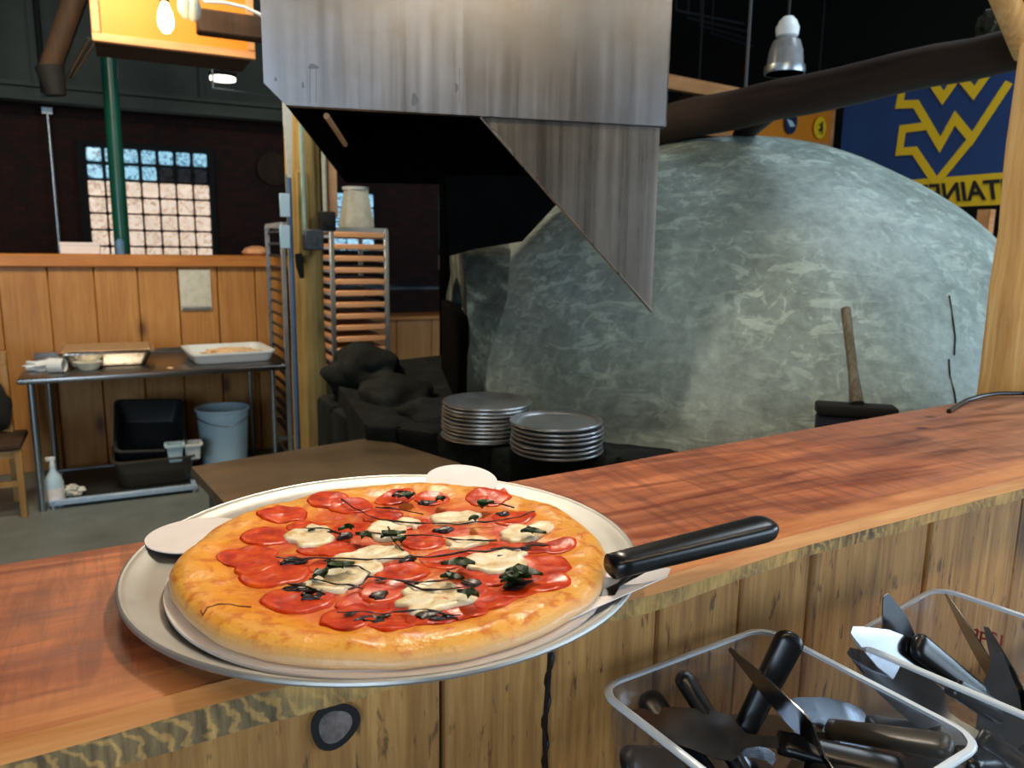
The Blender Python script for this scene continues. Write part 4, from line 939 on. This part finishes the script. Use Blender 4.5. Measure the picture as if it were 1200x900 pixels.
# ends and back
D_ = 1.05
fl_ = onY(405, 214, 3.15); FL = Vector((fl_.x, fl_.y, fl_.z)); FR = HR + uy * D_ ; FR.z = FL.z
def sheet(P, off): bb = B(); bb.prism(P, off); return bb
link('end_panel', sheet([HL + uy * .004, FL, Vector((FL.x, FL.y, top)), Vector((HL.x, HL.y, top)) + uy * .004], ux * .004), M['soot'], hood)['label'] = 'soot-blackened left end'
link('end_panel', sheet([HR, FR, Vector((FR.x, FR.y, top)), Vector((HR.x, HR.y, top))], ux * -.004), M['hood'], hood)
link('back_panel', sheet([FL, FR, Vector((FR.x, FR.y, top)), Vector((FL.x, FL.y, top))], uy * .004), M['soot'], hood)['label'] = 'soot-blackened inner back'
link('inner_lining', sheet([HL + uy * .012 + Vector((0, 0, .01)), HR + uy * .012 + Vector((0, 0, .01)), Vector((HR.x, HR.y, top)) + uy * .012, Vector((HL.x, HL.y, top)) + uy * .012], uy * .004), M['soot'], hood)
link('top_panel', sheet([Vector((cL.x, cL.y, top)), Vector((HR.x, HR.y, top)), Vector((FR.x, FR.y, top)), Vector((FL.x, FL.y, top))], (0, 0, .01)), M['hood'], hood)
sk = [hoodpt(565, 136), hoodpt(777, 146), hoodpt(767, 366)]; sk = [p_ + uy * .02 for p_ in sk]
b = B(); b.prism(sk, uy * .004); skp = link('side_skirt', b, M['skirt'], hood); skp['label'] = 'triangular brushed steel skirt'
b = B(); b.tube([sk[0] - uy * .002, sk[2] - uy * .002], .004, 8); link('skirt_hem', b, M['skirt'], skp)
b = B(); b.prism([onY(x, y, 2.5) for x, y in ((522, 205), (720, 205), (652, 240), (612, 283), (556, 292), (527, 300))], (0, .03, 0)); link('black_cover', b, M['soot'], hood)['label'] = 'black panel above the oven mouth'  # black sheet added to cover the dome's upper left edge
# hem
s2_ = [sk[1] + uy * .6, sk[2] + uy * .5 + Vector((0, 0, .1)), sk[0] + uy * .6]
b = B(); b.tube([hoodpt(383, 128) + uy * .1, hoodpt(383, 128) + uy * .5 + ux * .06 + Vector((0, 0, -.02))], .008); link('copper_pipe', b, M['oak'], hood)
HM = Matrix((ux, Vector((0, 0, 1)), uy)).transposed().to_4x4()
for (x, y, rx, rz) in ((367, 78, .012, .006), (486, 117, .009, .015), (535, 103, .004, .012), (355, 100, .003, .008), (323, 93, .003, .005)):
    b = B(); b.lathe([(0, -.0004), (1, -.0004), (1, .0004), (0, .0004)], n=16, wob=lambda a, r: 1 + .2 * sin(3 * a + x)); b.bm.transform(Matrix.Translation(hoodpt(x, y)) @ HM @ Matrix.Diagonal((rx, rz, 1, 1))); link('grease_spot', b, M['grease'], hood)
for x in (363, 370, 538): b = B(); b.prism([hoodpt(x, 80) - uy * .0004, hoodpt(x + .8, 80) - uy * .0004, hoodpt(x + .9, 120) - uy * .0004, hoodpt(x + .3, 120) - uy * .0004], uy * -.0003); link('grease_drip', b, M['grease'], hood)
b = B(); b.cyl((HL.x + .5, HL.y + .4, top), (HL.x + .5, HL.y + .4, 4.6), .2, n=32); link('flue', b, M['hood'], hood)

# ------------------------------------------------------------------ steel table between the bar and the oven
P4 = [onZ(224, 547, .93), onZ(440, 512, .93), onZ(548, 541, .93)]; P4[2].x -= .03; P4.append(Vector((P4[2].x - .01, 1.8, .93))); P4.append(P4[0] + (P4[0] * 0 + Vector((.1, -.75, 0))))
tb = thing('work_table', 'low brown-tinged steel work table right behind the pizza', 'table', (.5, 2.1, 0))
b = B(); b.prism(P4, (0, 0, -.03)); link('table_top', b, M['dark_top'], tb)
for p_ in (P4[0] + Vector((.06, -.06, 0)), P4[1] + Vector((-.06, -.08, 0)), P4[3] + Vector((-.08, .06, 0)), P4[4] + Vector((.06, .06, 0))):
    b = B(); b.cyl((p_.x, p_.y, 0), (p_.x, p_.y, .90), .02); link('leg', b, M['pipe'], tb)
# ------------------------------------------------------------------ log post with conduits
PY = 4.3
a, c_ = onY(345, 400, PY), onY(387, 400, PY); lx = (a.x + c_.x) / 2; lr = (c_.x - a.x) / 2
lp = None; b = B(); pts = []; rr = []
for k in range(41):
    z = 4.6 * k / 40; pts.append((lx + .008 * noise.noise(Vector((0, 0, z * 1.5))), PY + .12, z)); rr.append(lr * (1.0 - .03 * z + .05 * noise.noise(Vector((3, 0, z * 3)))))
b.tube(pts, rr, 20); lp = tag(link('log_post', b, M['log'], loc=(lx, PY + .12, 0)), 'bark-stained round log post standing between the steel table and the tall rack', 'post')
e0 = onY(357, 275, PY - .03); b = B(); b.cyl(e0, (e0.x, e0.y, 4.6), .012); cd_ = tag(link('conduit', b, plain('pale_green_conduit', 'a9bfa8', .5)), 'pale green conduit running down the log post to a grey switch box', 'pipe')
q = onY(367, 281, PY - .04); b = B(); b.box(q.x - .05, q.x + .05, q.y - .03, q.y + .05, q.z - .055, q.z + .055, .006); b.box(q.x - .012, q.x + .012, q.y - .036, q.y - .03, q.z - .02, q.z + .02); tag(link('switch_box', b, M['greybox']), 'grey electrical switch box fixed on the log post', 'switch box')
e0 = onY(381, 250, PY - .0); b = B(); b.cyl(e0, (e0.x, e0.y, 4.6), .012); tag(link('conduit', b, plain('ivory_conduit', 'd2cfb2', .5)), 'ivory conduit on the right of the log post above the black box', 'pipe')
q = onY(383, 260, PY - .04); b = B(); b.box(q.x - .04, q.x + .045, q.y - .03, q.y + .04, q.z - .05, q.z + .055, .01, seg=2); b.cyl((q.x, q.y - .04, q.z), (q.x, q.y - .03, q.z), .02); tag(link('outlet_box', b, M['blackmat']), 'black outlet box at the right edge of the log post', 'switch box')
q = onY(389, 215, PY + .1); b = B(); b.box(q.x - .02, q.x + .03, q.y, q.y + .04, onY(389, 254, PY + .1).z, 4.6, .004); tag(link('wood_strip', b, M['oak']), 'orange-brown wooden strip beside the ivory conduit right of the log post', 'board')
q = onY(351, 240, PY + .1); b = B(); b.box(q.x - .03, q.x + .03, q.y - .1, q.y - .05, onY(351, 300, PY).z, onY(349, 200, PY).z, .004); (link('wood_slat', b, M['log'], lp))
e0, e1 = onY(337, 140, PY - .1), onY(339, 208, PY - .1); b = B(); b.prism([e0 + Vector((-.02, 0, .8)), e0 + Vector((.03, 0, .8)), e0 + Vector((.022, 0, 0)), e1 + Vector((.012, 0, 0)), e1 + Vector((-.005, 0, 0)), e0 + Vector((-.02, 0, 0))], (0, .02, 0))
tag(link('hanging_strap', b, M['milky']), 'cream strap hanging above the blue pipe left of the log post', 'strap')
e0 = onY(341, 290, PY - .05); b = B(); b.cyl((e0.x, e0.y, 0), (e0.x, e0.y, onY(341, 205, PY - .05).z), .014); tag(link('blue_pipe', b, plain('slate_blue_pipe', '4e6684', .4)), 'slate blue vertical pipe left of the log post', 'pipe')
for (y0, y1, wd, lb_) in ((228, 253, 9, 'pale blue paper card on the blue pipe, upper of the two'), (265, 290, 9, 'pale blue paper card on the blue pipe, lower of the two')):
    q = onY(334, (y0 + y1) / 2, PY - .08); hh = (y1 - y0) / 2 * PY / 896 * 1.0; b = B(); b.box(q.x - .026, q.x + .026, q.y, q.y + .01, q.z - hh, q.z + hh, .002); tag(link('paper_card', b, M['ltblue']), lb_, 'paper', 'cards on the blue pipe')
q0, q1 = onY(349, 297, PY - .02), onY(354, 326, PY - .02); b = B(); b.tube([q0, q0.lerp(q1, .5), q1], [.018, .022, .012], 8); tag(link('black_latch', b, M['blackmat']), 'short black object hanging on the log post below the grey switch box', 'hook')
# ------------------------------------------------------------------ rack of sheet pans
def rack(x0, x1, y0, y1, z0, z1, n, frame_m, slide_m, label, cat_name):
    t_ = thing(cat_name, label, 'rack', ((x0 + x1) / 2, (y0 + y1) / 2, 0))
    for x in (x0, x1):
        for y in (y0, y1):
            b = B(); b.box(x - .014, x + .014, y - .014, y + .014, .10, z1, .002); link('upright', b, frame_m, t_)
            b = B(); b.cyl((x - .012, y, .05), (x + .012, y, .05), .05, n=20); b.box(x - .016, x + .016, y - .016, y + .016, .05, .10); link('caster', b, M['blackmat'], t_)
    b = B()
    for z in (z1 - .02, .12):
        b = B(); b.box(x0, x1, y0 - .01, y0 + .01, z, z + .03); b.box(x0, x1, y1 - .01, y1 + .01, z, z + .03); b.box(x0 - .01, x0 + .01, y0, y1, z, z + .03); b.box(x1 - .01, x1 + .01, y0, y1, z, z + .03)
        link('cross_frame', b, frame_m, t_)
    for k in range(n):
        z = z0 + (z1 - z0 - .06) * k / (n - 1) if n > 1 else z0
        b = B()
        for x, s_ in ((x0, 1), (x1, -1)): b.box(x, x + s_ * .035, y0, y1, z, z + .004); b.box(x, x + s_ * .004, y0, y1, z, z + .02)
        link('slide', b, slide_m, t_)
    return t_
ra, rb = onY(388, 268, 5.0), onY(447, 268, 5.0); zr0, zr1 = onY(385, 512, 5.0).z - .2, ra.z
rk = rack(ra.x, rb.x + .03, 5.0, 5.62, zr0, zr1, 21, M['alu_dull'], M['alu_dull'], 'tall metal tray rack filled with wooden boards behind the log post', 'tray_rack')
pr = None; pitch = (zr1 - zr0 - .06) / 20
for k in range(21):
    z = zr0 + pitch * k + .0045
    lb_ = {20: 'pale wooden board in the topmost slot of the tall rack', 0: 'pale wooden board in the lowest slot of the tall rack'}.get(k, 'pale wooden board in a middle slot of the tall rack')
    loc = ((ra.x + rb.x + .03) / 2, 5.0 + .31, z)
    if pr is None:
        b = B(); w2 = (rb.x + .03 - ra.x) / 2 - .016; b.box(-w2, w2, -.33, .30, 0, .036, .006); pr = link('wooden_board', b, M['oak'], local=True); tag(pr, lb_, 'board', 'wooden boards in the tall rack'); pr.location = loc
    else: dup(pr, lb_, loc)
q = onY(420, 268, 5.25); t_ = thing('plastic_jug', 'translucent lidded food tub standing on top of the tall rack', 'container', (q.x, 5.3, zr1 + .012))
b = B(); zt1 = onY(420, 221, 5.25).z - zr1; b.lathe([(.0, 0), (.12, 0), (.125, .02), (.10, zt1 * .6), (.085, zt1 - .02), (0, zt1 - .02)], (q.x, 5.3, zr1 + .012), 24, wob=lambda a, r: 1 / max(abs(cos(a)), abs(sin(a))) ** .6 * .9); link('tub_body', b, M['milky'], t_)
b = B(); b.lathe([(0, zt1 - .02), (.09, zt1 - .02), (.09, zt1), (0, zt1)], (q.x, 5.3, zr1 + .012), 24); link('lid', b, M['white'], t_)
b = B(); b.box(q.x - .15, q.x + .15, 5.1, 5.5, zr1 + .001, zr1 + .012); tag(link('top_tray', b, M['darkgrey']), 'dark tray on top of the tall rack under the food tub', 'tray')
# wire rack left of the post
a, c_ = onY(324, 262, 5.3), onY(352, 262, 5.3)
rack(a.x + .035, c_.x + .06, 5.3, 5.9, .3, a.z, 18, M['alu_dull'], M['darkgrey'], 'narrow grey metal rack at the right end of the steel prep table', 'tray_rack')
# ------------------------------------------------------------------ prep table with its load
tx0, tx1, ty0, ty1, tz = onZ(20, 443, .82).x, onZ(336, 428, .82).x, 5.14, 6.1, .82
pt = thing('prep_table', 'long stainless steel prep table against the honey pine half wall', 'table', ((tx0 + tx1) / 2, 5.6, 0))
b = B(); b.box(tx0, tx1, ty0, ty1, tz - .035, tz, .008, seg=2); b.box(tx0 + .01, tx1 - .01, ty1 - .012, ty1, tz, tz + .03); link('table_top', b, M['steel_top'], pt)
for (x, y) in ((onY(43, 520, 5.2).x, 5.2), (onY(321, 480, 5.2).x, 5.2), (onY(43, 520, 5.2).x + .02, 6.02), (onY(293, 440, 6.0).x, 6.02)):
    b = B(); b.cyl((x, y, .0), (x, y, tz - .03), .021 if x < 0 else .014); link('leg', b, M['pipe'], pt)
sh0, sh1 = onY(58, 594, 5.2), onY(232, 572, 5.2)
ls = thing('floor_shelf', 'low galvanised shelf frame on the floor under the prep table', 'shelf', ((sh0.x + sh1.x) / 2, 5.5, 0))
b = B(); b.box(sh0.x, sh1.x, 5.2, 5.235, .02, .055, .006); b.box(sh0.x, sh1.x, 5.92, 5.95, .02, .055, .006)
for x in (sh0.x + .02, sh1.x - .02): b.box(x - .015, x + .015, 5.2, 5.95, .02, .05, .004)
link('rail', b, plain('pale_blue_rail', '9fb6cc', .35), ls)
b = B(); b.box(sh0.x + .03, sh1.x - .03, 5.24, 5.92, .035, .045); link('shelf_board', b, M['darkgrey'], ls)
for x in (sh0.x + .02, sh1.x - .02):
    for y in (5.22, 5.93): b = B(); b.cyl((x, y, 0), (x, y, .03), .02); link('foot', b, M['pipe'], ls)
def tub(name, label, cat, c, sx, sy, h, mat, taper=.85, th=.006, rot=None, rimw=.012, group=None, lid=None):
    t_ = tag(bpy.data.objects.new(name, None), label, cat, group); COL.objects.link(t_); t_.location = c
    if rot: t_.rotation_euler = rot
    b = B(); n = 5
    def lp(k, z, ins=0):
        X, Y = sx / 2 * k - ins, sy / 2 * k - ins; r_ = min(X, Y) * .22; o_ = []
        for s1_, s2_, a0_ in ((1, 1, 0), (-1, 1, pi / 2), (-1, -1, pi), (1, -1, 1.5 * pi)):
            for i in range(n + 1): a = a0_ + pi / 2 * i / n; o_.append((s1_ * (X - r_) + r_ * cos(a), s2_ * (Y - r_) + r_ * sin(a), z))
        return [b.bm.verts.new(q) for q in o_]
    V = [lp(taper * .94, 0), lp(taper, .01), lp(1, h - .012), lp(1, h - .012, -rimw), lp(1, h, -rimw), lp(1, h, th), lp(taper, .01 + th, th), lp(taper * .94, th, th)]
    for q, w_ in zip(V, V[1:]):
        for k in range(len(q)): b.bm.faces.new((q[k], q[(k + 1) % len(q)], w_[(k + 1) % len(q)], w_[k]))
    b.bm.faces.new(V[0][::-1]); b.bm.faces.new(V[-1]); link('tub_body', b, mat, t_, local=True, smooth=50); return t_
xa, xb = onY(133, 540, 5.3).x, onY(228, 540, 5.3).x
tub('bus_tub', 'dark grey bus tub with a lighter rim on the low shelf, under the tilted tub', 'tub', ((xa + xb) / 2, 5.52, .046), (xb - xa), .5, .19, M['taupe'])
zz0 = .25
tub('bus_tub', 'black bus tub tilted open towards the room on top of the grey tub', 'tub', ((xa + xb) / 2 - .02, 5.60, zz0 + .02), (xb - xa) * .86, .48, .17, M['darkgrey'], rot=(R(32), R(4), 0))
q = onY(206, 540, 5.28); tub('small_white_tub', 'small pale blue square tub on the rim of the bus tub', 'tub', (q.x, 5.31, onY(206, 541, 5.28).z), .1, .1, .115, M['ltblue'], .82)
q = onY(227, 540, 5.28); tub('small_white_tub', 'small white square tub right of the pale blue one', 'tub', (q.x, 5.34, onY(206, 541, 5.28).z), .1, .12, .105, M['white'], .88)
xbk = onY(264, 510, 5.5).x; zk1 = onY(264, 480, 5.5).z
t_ = thing('white_bucket', 'white plastic bucket on the floor under the prep table', 'bucket', (xbk, 5.6, 0))
b = B(); rb_ = .175; b.lathe([(0, 0), (rb_ * .8, 0), (rb_ * .82, .01), (rb_ * .97, zk1 - .02), (rb_ * 1.04, zk1 - .015), (rb_ * 1.04, zk1), (rb_ * .95, zk1), (rb_ * .8, .02), (0, .02)], (xbk, 5.6, 0), 36); link('bucket_body', b, M['ltblue'], t_)
b = B(); b.tube([(xbk + rb_ * 1.03 * cos(a), 5.6 + rb_ * 1.03 * sin(a), zk1 - .05 - .05 * sin(-a) ** 2) for a in [pi + pi * k / 14 for k in range(15)]], .004); link('bail_handle', b, M['pipe'], t_)
# spray bottle
q = onY(66, 596, 5.28); t_ = thing('spray_bottle', 'white spray bottle on the floor beside the left table leg', 'bottle', (q.x, 5.28, 0))
b = B(); b.lathe([(0, 0), (.05, 0), (.053, .01), (.053, .15), (.04, .19), (.018, .225), (.015, .25), (0, .25)], (q.x, 5.28, 0.0), 24); link('bottle_body', b, M['ltblue'], t_)
b = B(); b.cyl((q.x, 5.28, .25), (q.x, 5.28, .29), .017, .012); b.box(q.x - .035, q.x + .018, 5.27, 5.29, .285, .31, .004); link('spray_head', b, M['white'], t_)
b = B(); b.lathe([(.0532, .04), (.0545, .04), (.0545, .12), (.0532, .12)], (q.x, 5.28, 0), 24); link('label_band', b, M['paper'], t_)
q = onY(88, 590, 5.3); b = B(); b.ball((q.x, 5.3, .08), (.05, .05, .035), 3, .7, 2.5, 4); tag(link('crumpled_rag', b, M['milky']), 'crumpled grey rag on the low shelf beside the spray bottle', 'cloth')
# foil tray with lid
q0, q1 = onZ(70, 418, .9), onZ(182, 412, .9); cx = (onY(70, 420, 5.55).x + onY(180, 420, 5.55).x) / 2; wx = onY(180, 420, 5.55).x - onY(70, 420, 5.55).x
ft = tub('foil_tray', 'silver foil catering tray with crinkled rim on the left of the prep table', 'tray', (cx, 5.66, tz), wx * .98, .46, .1, M['foil'], .86)
b = B(); b.box(-wx * .47, wx * .47, -.21, .21, .101, .108, .003); bmesh.ops.subdivide_edges(b.bm, edges=b.bm.edges[:], cuts=6, use_grid_fill=True)
for v_ in b.bm.verts: v_.co.z += .006 * noise.noise(v_.co * 30)
link('tray_lid', b, plain('tan_lid', 'b59a78', .4, .3, .2, 30), ft, local=True, smooth=20)
# white bin of crumbs
cx = (onY(222, 415, 5.5).x + onY(315, 415, 5.5).x) / 2 + .0; wx = .52
wt = tub('dough_tray', 'white plastic tray holding pale dough crumbs on the right of the prep table', 'tray', (onZ(268, 418, tz + .03).x + .01, 5.58, tz), wx, .52, .075, M['white'], .93, rot=(0, 0, R(4)))
b = B(); b.ball((.02, -.0, .026), (.19, .17, .035), 4, .35, 4, 2); tag(link('dough_crumbs', b, M['dough'], loc=(0, 0, 0)), 'heap of pale dough crumbs inside the white tray', 'dough').location = (wt.location.x, wt.location.y, tz + .008)
# small stuff on the table
q = onZ(48, 434, tz); b = B(); b.ball((q.x, q.y, tz + .03), (.09, .05, .03), 4, .5, 2, 9); tag(link('plastic_wrap', b, M['white']), 'crumpled white plastic wrap at the left end of the prep table', 'wrap')
q = onZ(70, 436, tz); b = B(); b.cyl((q.x - .05, q.y, tz + .045), (q.x + .03, q.y - .03, tz + .045), .045, .042, 24, caps=False); b.cyl((q.x - .05, q.y, tz + .045), (q.x + .03, q.y - .03, tz + .045), .040, .038, 24, caps=False); tag(link('lying_cup', b, M['white']), 'white cup lying on its side beside the crumpled wrap', 'cup')
q = onZ(104, 434, tz); b = B(); b.lathe([(0, .0), (.05, .0), (.085, .05), (.08, .05), (.048, .006), (0, .006)], (q.x, q.y + .03, tz + .001), 28); tag(link('small_bowl', b, M['milky']), 'small translucent bowl in front of the foil tray', 'bowl')
q = onZ(200, 433, tz); b = B(); b.ball((q.x, q.y + .02, tz + .006), (.02, .012, .007), 2, .3); tag(link('dough_scrap', b, M['dough']), 'tiny scrap of dough at the front edge of the prep table', 'dough')
# notice on the half wall, items on the cap
a, c_ = onY(209, 316, HY), onY(249, 363, HY)
b = B(); b.box(a.x, c_.x, HY - .012, HY - .002, c_.z, a.z, .002); nt_ = tag(link('notice_board', b, plain('grey_white_board', 'bdb9a8', .5, var=.05)), 'blank greyish white clipboard fixed on the pine half wall', 'clipboard')
b = B(); b.box(a.x + .005, c_.x - .005, HY - .016, HY - .012, c_.z + .03, a.z - .01); link('paper', b, M['milky'], nt_)
b = B(); b.box(a.x + .01, c_.x - .01, HY - .024, HY - .012, c_.z + .01, c_.z + .022, .002); link('clip', b, M['pipe'], nt_)
a, c_ = onY(70, 284, HY + .08), onY(118, 297, HY + .08); b = B(); b.box(a.x, c_.x, HY + .03, HY + .16, zc, a.z, .004); b.box(a.x - .003, c_.x + .003, HY + .027, HY + .163, a.z - .02, a.z + .002, .003); tag(link('white_box', b, M['paper']), 'flat white box standing on the wall cap left of the green pole', 'box')
q = onY(141, 295, HY + .08); zc2 = onY(141, 280, HY + .08).z; b = B(); b.lathe([(0, 0), (.028, 0), (.03, .01), (.03, zc2 - zc - .02), (.012, zc2 - zc), (0, zc2 - zc)], (q.x, HY + .08, zc), 20); tag(link('blue_jar', b, plain('blue_jar_glass', '5f86a8', .3)), 'small bluish jar on the wall cap in front of the green pole', 'jar')
q = onY(300, 300, HY + .08); b = B(); b.ball((q.x, HY + .09, zc + .03), (.1, .08, .042), 3, .15, 2); tag(link('bread_loaf', b, M['bread']), 'small round bread-coloured bun on the right end of the wall cap', 'bread')
# ------------------------------------------------------------------ chair at far left
cx = onY(18, 520, 5.3).x - .16
ch = thing('wooden_chair', 'light wooden chair with a dark seat at the left edge beside the prep table', 'chair', (cx, 5.3, 0))
sz = onY(15, 520, 5.2).z
b = B(); b.box(cx - .22, cx + .21, 5.1, 5.5, sz - .02, sz + .02, .012, seg=2); link('seat', b, M['beam2'], ch)
for (x, y, h) in ((cx + .19, 5.13, sz - .02), (cx - .2, 5.13, sz - .02), (cx + .12, 5.47, .95), (cx - .2, 5.47, .95)):
    b = B(); b.box(x - .018, x + .018, y - .018, y + .018, 0, h, .003); link('leg', b, M['chairwood'], ch)
b = B(); b.box(cx - .2, cx + .13, 5.46, 5.48, sz + .2, sz + .34, .005); b.box(cx - .2, cx + .14, 5.45, 5.49, .86, .95, .008); link('back_rail', b, M['chairwood'], ch)
b = B(); b.box(cx - .2, cx + .2, 5.12, 5.14, sz - .07, sz - .025); b.box(cx - .2, cx + .2, 5.12, 5.14, sz - .24, sz - .21); link('stretcher', b, M['chairwood'], ch)
b = B(); b.ball((cx + .0, 5.42, sz + .18), (.14, .05, .17), 3, .3, 2, 3); tag(link('dark_jacket', b, M['blackmat']), 'black bag hanging against the back of the wooden chair', 'bag')
# ------------------------------------------------------------------ wooden booth and table far behind the rack
a, c_ = onY(455, 371, 7.6), onY(525, 371, 7.6)
bt_ = thing('wooden_booth', 'low orange-brown wooden booth in the gloom right of the tall rack', 'booth', ((a.x + c_.x) / 2, 7.8, 0))
b = B(); nb = 3
for i in range(nb): x0 = a.x - .3 + (c_.x - a.x + .5) * i / nb; b.box(x0 + .004, x0 + (c_.x - a.x + .5) / nb - .004, 7.6, 7.64, 0, a.z - .04, .004, tone=.8)
link('panel', b, M['plank_far'], bt_)
b = B(); b.box(a.x - .3, c_.x + .2, 7.56, 8.0, a.z - .04, a.z, .008); link('ledge', b, M['cap'], bt_)
a2_ = onY(460, 334, 8.6); c2_ = onY(519, 334, 8.6); zt2 = a2_.z - .02
dt = thing('dining_table', 'grey-topped table in the gloom behind the wooden booth', 'table', ((a2_.x + c2_.x) / 2, 8.9, 0))
b = B(); b.box(a2_.x - .5, c2_.x + .02, 8.6, 9.3, zt2 - .04, zt2, .006); link('table_top', b, M['greybox'], dt)
b = B(); b.cyl(((a2_.x + c2_.x) / 2 - .3, 8.95, 0), ((a2_.x + c2_.x) / 2 - .3, 8.95, zt2 - .04), .05); link('pedestal', b, M['blackmat'], dt)
# black stove pipe / partition beside the oven mouth
p = onY(537, 300, 4.62); b = B(); b.box(p.x - .10, p.x + .25, 4.62, 4.7, 0, 4.6); tag(link('dark_partition', b, M['soot']), 'black partition rising behind the oven mouth', 'partition')
